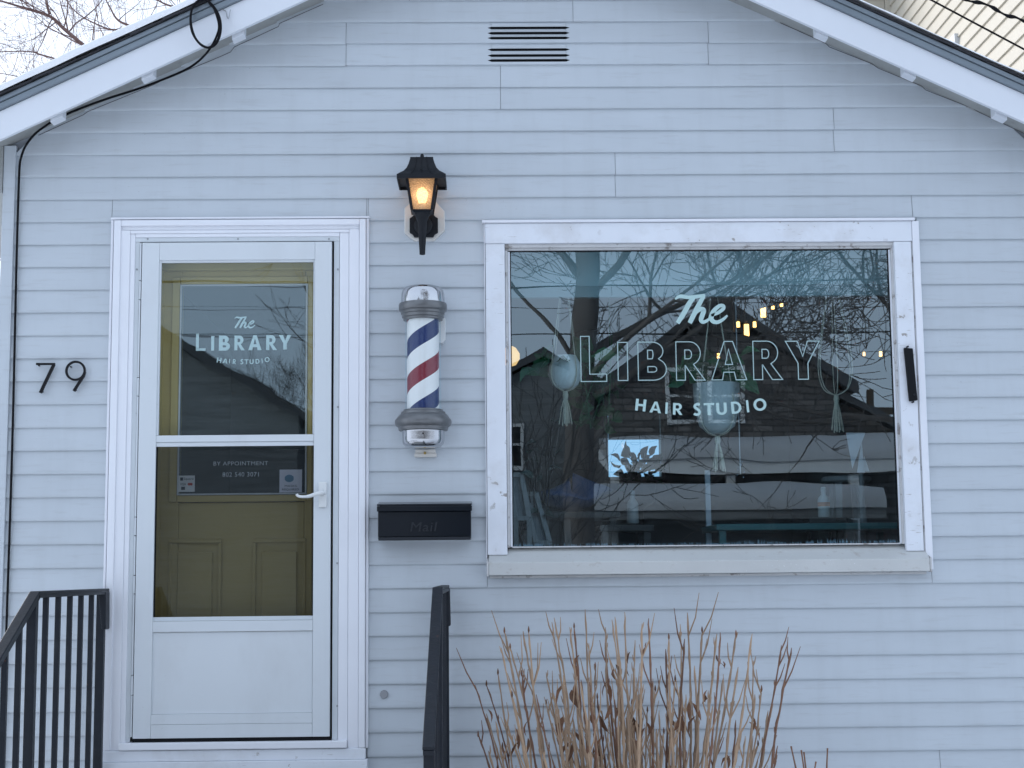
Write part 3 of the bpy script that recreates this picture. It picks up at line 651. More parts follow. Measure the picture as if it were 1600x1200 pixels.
for pl, pr, pt, pb in ((279.8, 282.4, 444, 773), (477.6, 480.2, 444, 773), (282.6, 477.4, 444, 446.6), (282.6, 477.4, 770.6, 773)): ent('glass_bead', pl, pr, pt, pb, .074, .1, m_bead, .001)
ent('lower_panel', 283.2, 476.8, 785, 1160, .093, .128)
for pl, pr in ((268, 350), (398, 480)):
    ent('raised_border', pl, pr, 842, 848, .082, .0925); ent('raised_border', pl, pl + 5, 848.2, 1120, .083, .0925); ent('raised_border', pr - 5, pr, 848.2, 1120, .083, .0925)
    ent('raised_field', pl + 14, pr - 14, 862, 1110, .084, .0925, bevel=.008)
x0, x1 = X(281, 560, pane_y), X(479, 560, pane_y)
obj('pane', MB().add([(x0, pane_y, ZD(772, pane_y)), (x1, pane_y, ZD(772, pane_y)), (x1, pane_y, ZD(445, pane_y)), (x0, pane_y, ZD(445, pane_y))], [(0, 1, 2, 3)]), g_entry, entry)
YL = pane_y - .003
def col8(x): return 280 + x / 8
def row8(y): return 480 + y / 8
script_the(entry, col8(688), col8(952), row8(118), row8(266), YL, m_doorlet)
for c, a, b, t_, bt, wt in (('L', 210, 330, 330, 545, .165), ('I', 400, 438, 362, 543, .2), ('B', 497, 635, 356, 543, .25), ('R', 690, 820, 354, 538, .24), ('A', 865, 1030, 351, 537, .24), ('R', 1087, 1222, 350, 536, .24), ('Y', 1243, 1405, 346, 529, .24)):
    letter_px(entry, c, col8(a), col8(b), row8(t_), row8(bt), YL, wt, m_doorlet)
for c, a, b, t_, bt, r_ in (('H', 472, 527, 633, 694, -9), ('A', 545, 606, 643, 700, -7), ('I', 624, 634, 647, 703, -5), ('R', 672, 708, 650, 709, -4), ('S', 766, 800, 652, 712, -1), ('T', 815, 866, 652, 712, 0), ('U', 880, 930, 652, 710, 2), ('D', 955, 1003, 646, 706, 4), ('I', 1032, 1042, 640, 700, 5), ('O', 1068, 1130, 624, 686, 7)):
    letter_px(entry, c, col8(a), col8(b), row8(t_), row8(bt), YL, .19, m_doorlet, rot=R(r_))
text_px(entry, 'BY APPOINTMENT', 333.5, 419, 720.5, 727.5, YL, m_greylet); text_px(entry, '802 540 3071', 347.5, 404.5, 737.5, 745, YL, m_greylet)
# payment sticker and masks notice
m_stk = mat('sticker_grey', (.66, .70, .70), .5); m_stk2 = mat('notice_blue_grey', (.70, .74, .84), .5); m_ink = mat('ink', (.03, .04, .06), .6); m_redink = mat('red_ink', (.45, .06, .05), .6); m_blueink = mat('blue_ink', (.10, .26, .40), .6)
def sheet(name, pl, pr, pt, pb, Y, m): a = at(pl, pb, Y); b = at(pr, pt, Y); return boxo(name, a.x, b.x, Y, Y + .0008, a.z, b.z, m, entry)
sheet('payment_sticker', 278, 304.5, 743, 768.5, YL, m_stk); text_px(entry, 'Square', 287, 302.5, 746, 751, YL - .001, m_ink); sheet('print', 281.5, 286, 746, 751, YL - .001, m_ink)
text_px(entry, 'VISA', 281.5, 290.5, 754.5, 758.5, YL - .001, m_ink); sheet('print', 283, 289, 760.5, 765.5, YL - .001, m_ink); sheet('print', 294, 301, 761, 764, YL - .001, m_greylet)
for px in (295.5, 298.8):
    p = at(px, 756.5, YL); obj('print', MB().tube([(p.x, YL - .0016 + (px > 297) * .0004, p.z), (p.x, YL - .0004, p.z)], .0062, 12), m_redink, entry)
sheet('masks_notice', 436.5, 472, 733.5, 769.5, YL, m_stk2); text_px(entry, 'MASKS', 445, 463.5, 757.5, 761, YL - .001, m_ink); text_px(entry, 'REQUIRED', 441, 467, 763, 767, YL - .001, m_ink)
p = at(452, 747.5, YL); obj('print', MB().prism([(p.x + .021 * math.cos(a_ * .5236) * (1 if a_ % 2 else .93), p.z + .0165 * math.sin(a_ * .5236)) for a_ in range(12)], YL - .0012, YL - .0002), m_blueink, entry)

# ---- the big shop window
def XW(px, Y): return X(px, 400, Y)
def ZW(py, Y): return Z(1100, py, Y)
win = thing('shop_window', None, None, ((WX0 + WX1) / 2, 0, WZ0), parent=house)
win['label'] = 'large shop window with flaking white wooden frame'
def wb(name, pl, pr, pt, pb, y0, y1, m=m_wood, bevel=.003): return boxo(name, XW(pl, y0), XW(pr, y0), y0, y1, ZW(pb, y0), ZW(pt, y0), m, win, bevel)
boxo('edge_channel', WX0 - .003, XW(757.6, -.028), -.028, 0, ZW(893, -.028), ZW(347, -.028), m_trim, win, .001); boxo('edge_channel', XW(1427.2, -.028), WX1 + .004, -.028, 0, ZW(893, -.028), ZW(347, -.028), m_trim, win, .001); wb('edge_channel', 753.5, 1432, 341.6, 345.8, -.034, 0, m_trim, .001)
wb('head_board', 758, 1426.6, 347, 378.6, -.024, 0); wb('jamb_board', 758.4, 788.6, 379.2, 864, -.026, 0); wb('jamb_board', 1397.5, 1424.5, 379.2, 864, -.026, 0)
wb('edge_strip', 1424.8, 1426.8, 379.2, 866, -.020, 0, m_stop, .001)
# stepped stops round the glass
wb('head_stop', 788.9, 1397.2, 379.4, 385.4, -.012, .03, m_stop, .003); wb('head_stop', 789, 1397, 385.6, 389.4, -.002, .03, m_stop, .003)
wb('jamb_stop', 789, 793, 389.6, 853, -.006, .03, m_stop, .002); wb('jamb_stop', 793.2, 796.6, 391.5, 852, .006, .03, m_wood, .002)
wb('jamb_stop', 1392, 1397.2, 389.6, 853, -.006, .03, m_stop, .002); wb('jamb_stop', 1388.2, 1391.8, 391.5, 852, .006, .03, m_wood, .002)
wb('shadow_gap', 793.2, 1391.8, 389.6, 391.8, .012, .03, m_black, 0)
wb('putty_line', 796.8, 798.2, 392, 850, .010, .03, m_black, 0); wb('putty_line', 1386.6, 1388, 392, 850, .010, .03, m_black, 0)
zz0 = ZW(853.4, .01); zz1 = ZW(851.2, .01)
boxo('glazing_bar', XW(796, .0), XW(1389, .0), -.002, .03, zz0, zz1, m_stop, win, .002)
sx0, sx1 = X(763.5, 880, -.07), X(1453, 880, -.07); s0, s1, s2 = Z(1100, 896, -.07), Z(1100, 876, -.07), Z(1100, 853.5, -.0)
obj('sill', MB().hexa([(sx0, -.072, s0), (sx1, -.072, s0), (sx1, .03, s0 + .005), (sx0, .03, s0 + .005), (sx0, -.072, s1), (sx1, -.072, s1), (sx1, .03, s2), (sx0, .03, s2)]), m_sill, win, bevel=.003)
for a_, b_ in ((sx0 - .008, sx0 - .0005), (sx1 + .0005, sx1 + .008)):
    obj('sill_end_cap', MB().hexa([(a_, -.074, s0 - .004), (b_, -.074, s0 - .004), (b_, -.002, s0), (a_, -.002, s0), (a_, -.074, s1 + .004), (b_, -.074, s1 + .004), (b_, -.002, s1 + .022), (a_, -.002, s1 + .022)]), m_stop, win, bevel=.002)
boxo('sill_apron', sx0 + .004, sx1 - .004, -.030, -.018, s0 - .012, s0 - .001, m_stop, win, .002)
gy = .016
obj('pane', MB().add([(XW(793, gy), gy, ZW(853, gy)), (XW(1391, gy), gy, ZW(853, gy)), (XW(1391, gy), gy, ZW(388, gy)), (XW(793, gy), gy, ZW(388, gy))], [(0, 1, 2, 3)]), g_window, win)
# rime along the foot of the glass
fr = MB(); rnd = random.Random(8); x = XW(797, gy); xe = XW(1387, gy); zb = ZW(850.5, gy)
while x < xe:
    ww = rnd.uniform(.002, .007); d = abs((x - .95) / .9); hgt = (.006 + .022 * abs(noise.noise((x * 3, 1, 2))) * rnd.random() + .010 * d * rnd.random())
    if rnd.random() < .6: fr.add([(x, gy + .003, zb), (x + ww, gy + .003, zb), (x + ww * rnd.uniform(.3, .8), gy + .003, zb + hgt)], [(0, 1, 2)])
    x += ww
obj('rime', fr, mat('rime', (.30, .36, .40), .8), win)
YW = gy - .003
def c7(x): return 750 + x / 3.5556
def r7(y): return 330 + y / 3.5556
script_the(win, c7(1085), c7(1372), r7(463), r7(628), YW, m_lettering)
for c, x0_, x1_, t_, b_, wt in (('L', 907.5, 947.5, 525.5, 596, .19), ('I', 965.5, 980.5, 535, 594.5, .25), ('B', 997, 1041, 534.5, 594, .25), ('R', 1056.5, 1101, 534, 594, .25), ('A', 1111.5, 1166, 533.5, 593.5, .25), ('R', 1177, 1222, 533, 593, .25), ('Y', 1228, 1281, 533, 592.5, .25)):
    letter_px(win, c, x0_, x1_, t_, b_, YW, wt, m_outline, outline=.0042)
def r9(y): return 600 + y / 3.5556
for c, a, b, t_, bt, r_ in (('H', 864, 922, 84, 150, -7), ('A', 943, 1008, 98, 160, -6), ('I', 1030, 1043, 102, 166, -4), ('R', 1072, 1126, 106, 171, -3), ('S', 1186, 1226, 108, 174, -1), ('T', 1243, 1302, 106, 173, 0), ('U', 1313, 1371, 104, 171, 2), ('D', 1396, 1452, 97, 164, 4), ('I', 1480, 1493, 90, 157, 5), ('O', 1519, 1591, 80, 149, 6)):
    letter_px(win, c, c7(a), c7(b), r9(t_), r9(bt), YW, .21, m_lettering, rot=R(r_))

# ---- the room behind
RY = 5.2; RZ0 = .80; RZ1 = 3.42
boxo('room_floor', XL + .13, XR - .13, .11, RY, RZ0 - .05, RZ0, m_floorin, house)
boxo('room_ceiling', XL + .13, XR - .13, .11, RY, RZ1, RZ1 + .05, m_ceilin, house)
bx0, bx1, bz0, bz1 = X(950, 700, RY), X(1032, 700, RY), Z(1000, 745, RY), Z(1000, 640, RY)
bw = MB().box(XL + .13, bx0, RY, RY + .12, RZ0, RZ1).box(bx1, XR - .13, RY, RY + .12, RZ0, RZ1).box(bx0, bx1, RY, RY + .12, RZ0, bz0).box(bx0, bx1, RY, RY + .12, bz1, RZ1)
obj('back_wall', bw, m_wallin, house)
for n_, a_, b_, c_, d_ in (('back_window_frame', bx0 - .03, bx0, bz0 - .03, bz1 + .03), ('back_window_frame', bx1, bx1 + .03, bz0 - .03, bz1 + .03), ('back_window_frame', bx0, bx1, bz0 - .03, bz0), ('back_window_frame', bx0, bx1, bz1, bz1 + .03)):
    boxo(n_, a_, b_, RY - .02, RY - .001, c_, d_, m_greywood, house)
obj('back_window_pane', MB().add([(bx0, RY + .05, bz0), (bx1, RY + .05, bz0), (bx1, RY + .05, bz1), (bx0, RY + .05, bz1)], [(0, 1, 2, 3)]), glass_mat('rear_glass', (.42, .62, .74), 1.5, 0, 1), house)
boxo('back_window_blind', bx0 + .003, bx1 - .003, RY - .015, RY - .006, Z(1000, 687, RY), bz1, mat('blind', (.30, .34, .35), .8), house)
for xx, sg in ((XL + .12, 1), (XR - .12, -1)): boxo('room_side_wall', xx, xx + sg * .02, .11, RY, RZ0, RZ1, m_wallin, house)
boxo('partition', DX1 + .1, DX1 + .16, .14, 2.2, RZ0, RZ1, m_wallin, house)
vy = .22
va = at(800, 448, vy); vb = at(1388, 380, vy)
boxo('window_valance', va.x - .1, vb.x + .1, vy, vy + .02, va.z, 3.40, m_valance, house)
boxo('valance_hem', va.x - .1, vb.x + .1, vy - .004, vy + .03, Z(1100, 463, vy), va.z - .001, mat('valance_hem', (.24, .33, .32), .8), house)
# ------------------------------------------------------------------ neighbouring house, upper right
NX = 4.6
nb = thing('neighbour_house', 'tall cream clapboard house rising behind the shop roof', 'house', (NX + 3, 9, 0))
def side(px, py):
    d = at(px, py, 0) - CAM; return CAM + d * (NX / d.x)     # point of the side wall seen at (px, py)
ny0, ny1 = 2.0, side(1391, 25).y
boxo('side_wall', NX + .03, NX + 6, ny0, ny1, 0, 9.2, m_cream, nb)
for i in range(58):
    z = .4 + i * .150
    obj('siding_board', MB().hexa([(NX - .002, ny0, z), (NX + .029, ny0, z), (NX + .029, ny1, z), (NX - .002, ny1, z), (NX + .018, ny0, z + .15), (NX + .029, ny0, z + .15), (NX + .029, ny1, z + .15), (NX + .018, ny1, z + .15)]), m_cream, nb)
boxo('corner_post', NX - .04, NX + .06, ny1 + .001, ny1 + .06, 0, 9.2, m_creamdark, nb)
boxo('rear_wall', NX - 1.0, NX + 2, ny1 + .08, ny1 + 4, 0, 9.2, m_creamdark, nb)
for i in range(26):
    z = 4.4 + i * .2
    obj('siding_board', MB().hexa([(NX - 1.0, ny1 + .05, z), (NX - .045, ny1 + .05, z), (NX - .045, ny1 + .079, z), (NX - 1.0, ny1 + .079, z), (NX - 1.0, ny1 + .068, z + .2), (NX - .045, ny1 + .068, z + .2), (NX - .045, ny1 + .079, z + .2), (NX - 1.0, ny1 + .079, z + .2)]), m_creamdark, nb)
obj('roof', MB().prism([(NX - .5, 9.2), (NX + 6.5, 9.2), (NX + 3, 11.6)], ny0 - .4, ny1 + 4), m_farroof, nb)
p = side(1496, 52); d0 = p.y
boxo('window_frame', NX - .03, NX + .02, d0, d0 + .09, p.z - 1.3, p.z, m_farwhite, nb); boxo('window_frame', NX - .03, NX + .02, d0 + .091, d0 + .95, p.z - .09, p.z, m_farwhite, nb)
boxo('window_frame', NX - .03, NX + .02, d0 + .951, d0 + 1.04, p.z - 1.3, p.z, m_farwhite, nb); boxo('window_pane', NX - .006, NX + .02, d0 + .092, d0 + .95, p.z - 1.3, p.z - .091, mat('neighbour_pane', (.5, .55, .6), .1), nb)
# wires to the neighbour
def wire(name, pts, rad, label, cat='cable', m=m_cable, n=6): return tag(obj(name, MB().tube(pts, rad, n), m, smooth=True), label, cat)
A = at(1440, -8, 3.2); B = at(1600, 77, 3.2); dv = B - A
wire('overhead_wire', [A - dv * 2.5, A, B, B + dv * 4], .0065, 'thin straight black overhead wire crossing the cream house wall')
base = [(1495, -8), (1510, 0), (1522, 3), (1535, 5), (1550, 11), (1561, 18), (1575, 25), (1587, 27), (1600, 33), (1615, 38)]
P = catmull([at(a, b, 3.0) for a, b in base], 4); e0 = (P[0] - P[8]).normalized(); e1 = (P[-1] - P[-9]).normalized()
wire('service_drop_cable', [P[0] + e0 * 3] + P + [P[-1] + e1 * 3], [.010] + [.010 + .0035 * math.sin(i * .8) for i in range(len(P))] + [.010], 'thick twisted black service cable crossing the cream house wall')

# ------------------------------------------------------------------ trees
RMIN = [.002]
def grow(mb, rng, p, d, L, r, depth, spread=.6, lift=.08, n=5, droop=0.0, kids=(3, 5)):
    pts = [Vector(p)]; rad = [r]; d = Vector(d).normalized(); seg = 5 if depth > 1 else 4
    for i in range(seg):
        j = Vector((rng.gauss(0, 1), rng.gauss(0, 1), rng.gauss(0, 1))) * .13
        d = (d + j + Vector((0, 0, lift - droop * i / seg))).normalized()
        pts.append(pts[-1] + d * (L / seg)); rad.append(max(RMIN[0], r * (1 - .62 * (i + 1) / seg)))
    mb.tube(pts, rad, n if depth > 2 else (4 if depth > 1 else 3), cap=False)
    if depth <= 0: return
    for _ in range(rng.randint(*kids)):
        t = rng.uniform(.3, 1.0); k = min(seg - 1, int(t * seg)); f = t * seg - k; q = pts[k].lerp(pts[k + 1], f); dd = (pts[k + 1] - pts[k]).normalized()
        side = Vector((rng.gauss(0, 1), rng.gauss(0, 1), rng.gauss(0, .8))); side = (side - dd * side.dot(dd)).normalized()
        grow(mb, rng, q, dd * rng.uniform(.5, 1) + side * spread * rng.uniform(.7, 1.4), L * rng.uniform(.45, .78), max(RMIN[0], rad[k] * rng.uniform(.45, .7)), depth - 1, spread, lift, n, droop, kids)
    grow(mb, rng, pts[-1], d, L * .6, rad[-1], depth - 1, spread, lift, n, droop, kids)
def tree(name, label, trunk_pts, trunk_r, limbs, seed, m, depth=4, droop=0.0, kids=(3, 5), group=None, spread=.6, lift=.06):
    t = thing(name, label, 'tree', trunk_pts[0], group); rng = random.Random(seed)
    tp = catmull(trunk_pts, 5); n = len(tp)
    obj('trunk', MB().tube(tp, [trunk_r * (1.25 if i == 0 else 1 - .45 * i / n) * (1 + .05 * math.sin(i * 2.1)) for i in range(n)], 12), m, t, smooth=60)
    cr = MB()
    for (q, d, L, r) in limbs: grow(cr, rng, q, d, L, r, depth, spread, lift, 6, droop, kids)
    obj('branches', cr, m, t, smooth=60)
    return t
# bare tree behind the shop, upper left: its boughs lean out over the eave
TY = 11.0
t = thing('bare_tree', 'bare reddish tree whose boughs show above the left roof edge', 'tree', (-2.4, TY, 0)); rng = random.Random(21); lm = MB()
q = [at(420, 330, TY), at(300, 200, TY), at(215, 130, TY)]
obj('trunk', MB().tube(catmull([(-2.4, TY, 0), (-2.5, TY, 2.4), q[0], q[1]], 5), [.2 - .009 * i for i in range(16)], 10), m_bark2, t, smooth=60)
def bough(pts, r0, r1, depth, nk, Ltw, dy=0):
    P_ = catmull([at(a, b, TY + dy) for a, b in pts], 5); n_ = len(P_); lm.tube(P_, [r0 + (r1 - r0) * i / (n_ - 1) for i in range(n_)], 6, cap=False)
    for _ in range(nk):
        i = rng.randint(1, n_ - 1); dd = (P_[i] - P_[i - 1]).normalized(); sd_ = Vector((rng.gauss(0, 1), rng.gauss(0, .5), rng.gauss(.3, 1))).normalized()
        grow(lm, rng, P_[i], dd * .7 + sd_ * .9, Ltw * rng.uniform(.5, 1.1), max(.004, (r0 + (r1 - r0) * i / n_) * .45), depth, .7, .04, 5, 0, (2, 4))
bough([(300, 200), (215, 130), (145, 82), (100, 45), (82, 28), (58, 18), (30, 10), (-30, -8)], 0.0315, 0.0100, 2, 16, .75)
bough([(78, 22), (74, 5), (70, -30)], 0.0126, 0.0090, 2, 5, .6)
bough([(100, 42), (105, 20), (105, -20)], 0.0092, 0.0060, 2, 5, .5)
bough([(215, 160), (150, 115), (105, 98), (66, 86), (40, 80), (-20, 82)], 0.0168, 0.0050, 2, 12, .7)
bough([(300, 110), (215, 48), (185, 32), (172, 12), (158, -15)], 0.0210, 0.0060, 2, 12, .65, 1)
bough([(300, 130), (200, 55), (165, 44), (120, 20), (90, -20)], 0.0168, 0.0050, 2, 12, .6, 1.5)
bough([(330, 80), (290, 22), (255, 5), (230, -10)], 0.0210, 0.0070, 2, 10, .6, 2)
bough([(120, 150), (60, 130), (20, 118), (-30, 110)], 0.0092, 0.0040, 2, 9, .55, .5)
obj('branches', lm, m_bark2, t, smooth=60)
# thin saplings glimpsed past the left corner
t2 = thing('sapling_thicket', 'thin bare saplings glimpsed past the left corner post', 'tree', (-5.2, 10, 0)); cr = MB(); rng2 = random.Random(5)
for i in range(7): grow(cr, rng2, (-4.6 - rng2.random() * 1.2, 9.6 + rng2.random(), 0), (rng2.uniform(-.1, .1), 0, 1), 4.6, .03, 3, .5, .05, 4, 0, (3, 4))
obj('branches', cr, m_bark2, t2)

# ------------------------------------------------------------------ across the street (seen only mirrored in the glass)
def far_house(name, label, x0, x1, yf, depth, eave, ridge, mwall, wins, chim=None, porch=None, over=.35):
    h = thing(name, label, 'house', ((x0 + x1) / 2, yf, 0)); xm = (x0 + x1) / 2
    obj('wall', MB().prism([(x0, 0), (x1, 0), (x1, eave), (xm, ridge - .15), (x0, eave)], yf - depth, yf), mwall, h)
    sl = (ridge - eave) / (xm - x0)
    for s_, xe in ((-1, x0 - over), (1, x1 + over)):
        ze = eave - over * sl
        rf = obj('roof', MB().prism([(xe, ze), (xm, ridge), (xm, ridge + .16), (xe, ze + .16)], yf - depth - .3, yf + .3), m_farroof, h)
        obj('bargeboard', MB().prism([(xe, ze - .06), (xm, ridge - .06), (xm, ridge + .1), (xe, ze + .1)], yf + .301, yf + .34), m_farroof, h)
    for (a, b, c, d) in wins:
        f = obj('window', MB().box(a, b, yf + .001, yf + .06, c, c + .09).box(a, b, yf + .001, yf + .06, d - .09, d).box(a, a + .09, yf + .001, yf + .058, c + .09, d - .09).box(b - .09, b, yf + .001, yf + .058, c + .09, d - .09).box(a + .09, b - .09, yf + .001, yf + .05, (c + d) / 2 - .03, (c + d) / 2 + .03), m_farwhite, h)
        obj('pane', MB().box(a + .05, b - .05, yf + .002, yf + .03, c + .05, d - .05), g_far, f)
    if chim:
        cx, cy, cz = chim; obj('chimney', MB().box(cx - .35, cx + .35, cy - .35, cy + .35, eave, cz).box(cx - .41, cx + .41, cy - .41, cy + .41, cz, cz + .12), m_brick, h)
    if porch:
        a, b, pd, pz = porch
        obj('porch_roof', MB().hexa([(a, yf + .01, pz), (b, yf + .01, pz), (b, yf + pd, pz - .35), (a, yf + pd, pz - .35), (a, yf + .01, pz + .22), (b, yf + .01, pz + .22), (b, yf + pd, pz - .12), (a, yf + pd, pz - .12)]), m_farwhite, h)
        n_ = max(2, int((b - a) / 2.2))
        for i in range(n_ + 1):
            xx = a + .15 + (b - a - .3) * i / n_; boxo('porch_post', xx - .08, xx + .08, yf + pd - .3, yf + pd - .14, .3, pz - .36, m_farwhite, h)
        boxo('porch_floor', a, b, yf + .01, yf + pd, 0, .3, m_greywood, h)
        sm = MB(); nx = 40
        for j, (yy, zz, th) in enumerate(((yf + .05, pz + .221, 0), (yf + .12, pz + .21, .22), (yf + pd * .5, pz + .05, .28), (yf + pd - .1, pz - .11, .24), (yf + pd + .04, pz - .12, .12), (yf + pd + .05, pz - .12, 0))):
            for i in range(nx + 1): xx = a + (b - a) * i / nx; sm.v.append((xx, yy, zz + th * (1 + .35 * noise.noise((xx * .7, yy, 2)))))
        for j in range(5):
            for i in range(nx): m1 = nx + 1; sm.f.append((j * m1 + i, j * m1 + i + 1, (j + 1) * m1 + i + 1, (j + 1) * m1 + i))
        tag(obj('porch_snow', sm, m_oldsnow, smooth=60), 'thick snow lying on the porch roof of the %s' % name.replace('_', ' '), 'snow', kind='stuff')
    return h
bh = far_house('brick_house', 'dark brick gabled house across the street, mirrored in the shop window', 2.45, 7.15, -24, 9, 5.3, 6.85, m_brick,
               [(3.65, 4.42, 4.45, 5.6), (4.55, 5.32, 4.45, 5.6), (6.0, 6.7, 1.3, 2.9)], porch=(2.2, 9.4, 2.2, 3.75))
obj('wing_wall', MB().prism([(7.151, 0), (9.2, 0), (9.2, 3.75), (7.151, 5.0)], -32, -24.3), m_brick, bh)
obj('wing_roof', MB().prism([(7.151, 5.02), (9.6, 3.52), (9.6, 3.68), (7.151, 5.2)], -32.2, -24.0), m_farroof, bh)
far_house('grey_cottage', 'dark roofed grey house at the left window edge, mirrored in the glass', -1.6, 4.6, -34, 8, 5.5, 7.3, m_farsiding, [(.2, 1.0, 4.2, 5.4)])
a1 = mir(250, 522, -24); a2 = mir(470, 648, -24); sl_ = (a1.z - a2.z) / (a2.x - a1.x)
ex = a2.x + .3; ez = a2.z - .3 * sl_; hw_ = 5.2
far_house('grey_house', 'dark grey gabled house across the street, mirrored in the door glass', ex - .35 - 2 * hw_, ex - .35, -24, 9, ez + .35 * sl_, ez + .35 * sl_ + hw_ * sl_, m_farsiding,
          [(-9.8, -8.8, 4.4, 5.7)], chim=None)
# low outbuilding whose snowy roof fills the foot of the reflection
gx0, gx1 = mir(985, 800, -15).x, mir(1480, 800, -15).x; gz = mir(1200, 792, -15).z
gar = thing('street_shed', 'low open shed with snowy roof across the street', 'shed', ((gx0 + gx1) / 2, -20.5, 0))
boxo('back_wall', gx0, gx1, -21.8, -21.6, 0, gz + .25, m_farsiding, gar)
for xx in (gx0, gx1 - .2): boxo('side_wall', xx, xx + .2, -21.59, -20.0, 0, gz, m_farsiding, gar)
obj('roof', MB().hexa([(gx0 - .3, -22, gz + .3), (gx1 + .3, -22, gz + .3), (gx1 + .3, -19.3, gz), (gx0 - .3, -19.3, gz), (gx0 - .3, -22, gz + .45), (gx1 + .3, -22, gz + .45), (gx1 + .3, -19.3, gz + .15), (gx0 - .3, -19.3, gz + .15)]), m_farsiding, gar)
sm = MB(); nx = 50
for j, (yy, zz, th) in enumerate(((-22, gz + .45, 0), (-21.9, gz + .44, .3), (-20.6, gz + .30, .36), (-19.4, gz + .16, .3), (-19.25, gz + .15, .14), (-19.24, gz + .15, 0))):
    for i in range(nx + 1): xx = gx0 - .3 + (gx1 - gx0 + .6) * i / nx; sm.v.append((xx, yy, zz + th * (1 + .4 * noise.noise((xx * .5, yy, 5)))))
for j in range(5):
    for i in range(nx): m1 = nx + 1; sm.f.append((j * m1 + i, j * m1 + i + 1, (j + 1) * m1 + i + 1, (j + 1) * m1 + i))
tag(obj('shed_snow', sm, m_oldsnow, smooth=60), 'thick snow on the low open shed across the street', 'snow', kind='stuff')
# street trees
RMIN[0] = .0045
tb = mir(905, 900, -11.3); bx, by = tb.x, -11.3
V = Vector
tree('street_tree', 'big bare street tree with thick trunk, mirrored in the shop window', [(bx, by, 0), (bx - .04, by, 2), (bx + .03, by, 3.8), (bx + .12, by, 5.2), (bx + .1, by - .1, 6.6)], .21,
     [(V((bx, by, 3.5)), (1, .1, .28), 2.9, .05), (V((bx + .03, by, 4.1)), (1, -.3, .45), 3.2, .055), (V((bx, by, 4.0)), (-1, .2, .9), 2.2, .035), (V((bx + .08, by, 4.8)), (.8, .3, .8), 3.0, .06), (V((bx + .1, by, 5.0)), (-.7, -.2, .9), 2.6, .055),
      (V((bx + .1, by, 6.3)), (.5, 0, 1), 3.0, .05), (V((bx + .1, by, 6.2)), (-.3, .2, 1), 3.0, .06), (V((bx + .05, by, 3.7)), (.7, .5, .5), 2.4, .05)], 11, m_bark, depth=5, kids=(3, 4), spread=.75)
tree('yard_tree', 'bare many-branched tree right of the brick house, mirrored in the glass', [(7.4, -13.8, 0), (7.3, -13.8, 2), (7.1, -13.8, 4.0), (6.8, -13.8, 5.5)], .2,
     [(V((7.2, -13.8, 3.2)), (-1, 0, .3), 3.4, .06), (V((7.1, -13.8, 3.9)), (-1, .2, .6), 3.2, .055), (V((7.0, -13.8, 4.4)), (.7, 0, .8), 2.8, .05), (V((6.8, -13.8, 5.3)), (-.4, 0, 1), 2.8, .055), (V((6.9, -13.8, 5.0)), (.3, .3, 1), 2.8, .05)], 33, m_bark, depth=5, kids=(2, 4), spread=.7)
tree('left_yard_tree', 'bare tree beside the grey house, mirrored in the door glass', [(-1.6, -16, 0), (-1.5, -16, 2), (-1.4, -16, 3.6), (-1.5, -16, 5)], .14,
     [(V((-1.45, -16, 3.4)), (-1, 0, .25), 1.5, .035), (V((-1.4, -16, 4.0)), (-1, .2, .4), 1.5, .03), (V((-1.4, -16, 4.6)), (-1, .2, .3), 1.3, .03), (V((-1.5, -16, 4.8)), (.3, 0, 1), 1.6, .035), (V((-1.5, -16, 4.6)), (.6, 0, 1), 2.2, .04)], 44, m_bark, depth=2, kids=(3, 4))
tree('thicket_tree', 'slender bare tree rising behind the grey house roof', [(-4.6, -34, 0), (-4.6, -34, 2), (-4.7, -34, 4), (-4.6, -34, 5.2)], .12,
     [(V((-4.6, -34, 3)), (-.8, 0, .9), 1.6, .04), (V((-4.6, -34, 3.4)), (.7, 0, 1), 1.5, .04), (V((-4.6, -34, 4.4)), (-.5, 0, 1), 1.5, .04), (V((-4.6, -34, 5)), (.5, 0, 1), 1.4, .04), (V((-4.6, -34, 4)), (-1, 0, .6), 1.8, .04)], 55, m_bark, depth=4, kids=(3, 4))
RMIN[0] = .004
bb = mir(850, 860, -9.5); bsh = thing('kerbside_bush', 'tall dark bare bush by the pavement, mirrored in the lower left window', 'shrub', (bb.x, -9.5, 0)); cr = MB(); rng3 = random.Random(77)
for i in range(5): grow(cr, rng3, (bb.x + rng3.gauss(0, .22), -9.5 + rng3.gauss(0, .1), 0), (rng3.gauss(0, .22), rng3.gauss(0, .1), 1), rng3.uniform(1.7, 2.3), .022, 3, .55, .05, 5, 0, (2, 3))
obj('branches', cr, mat('dark_bark', (.05, .05, .052), .9), bsh)
RMIN[0] = .002
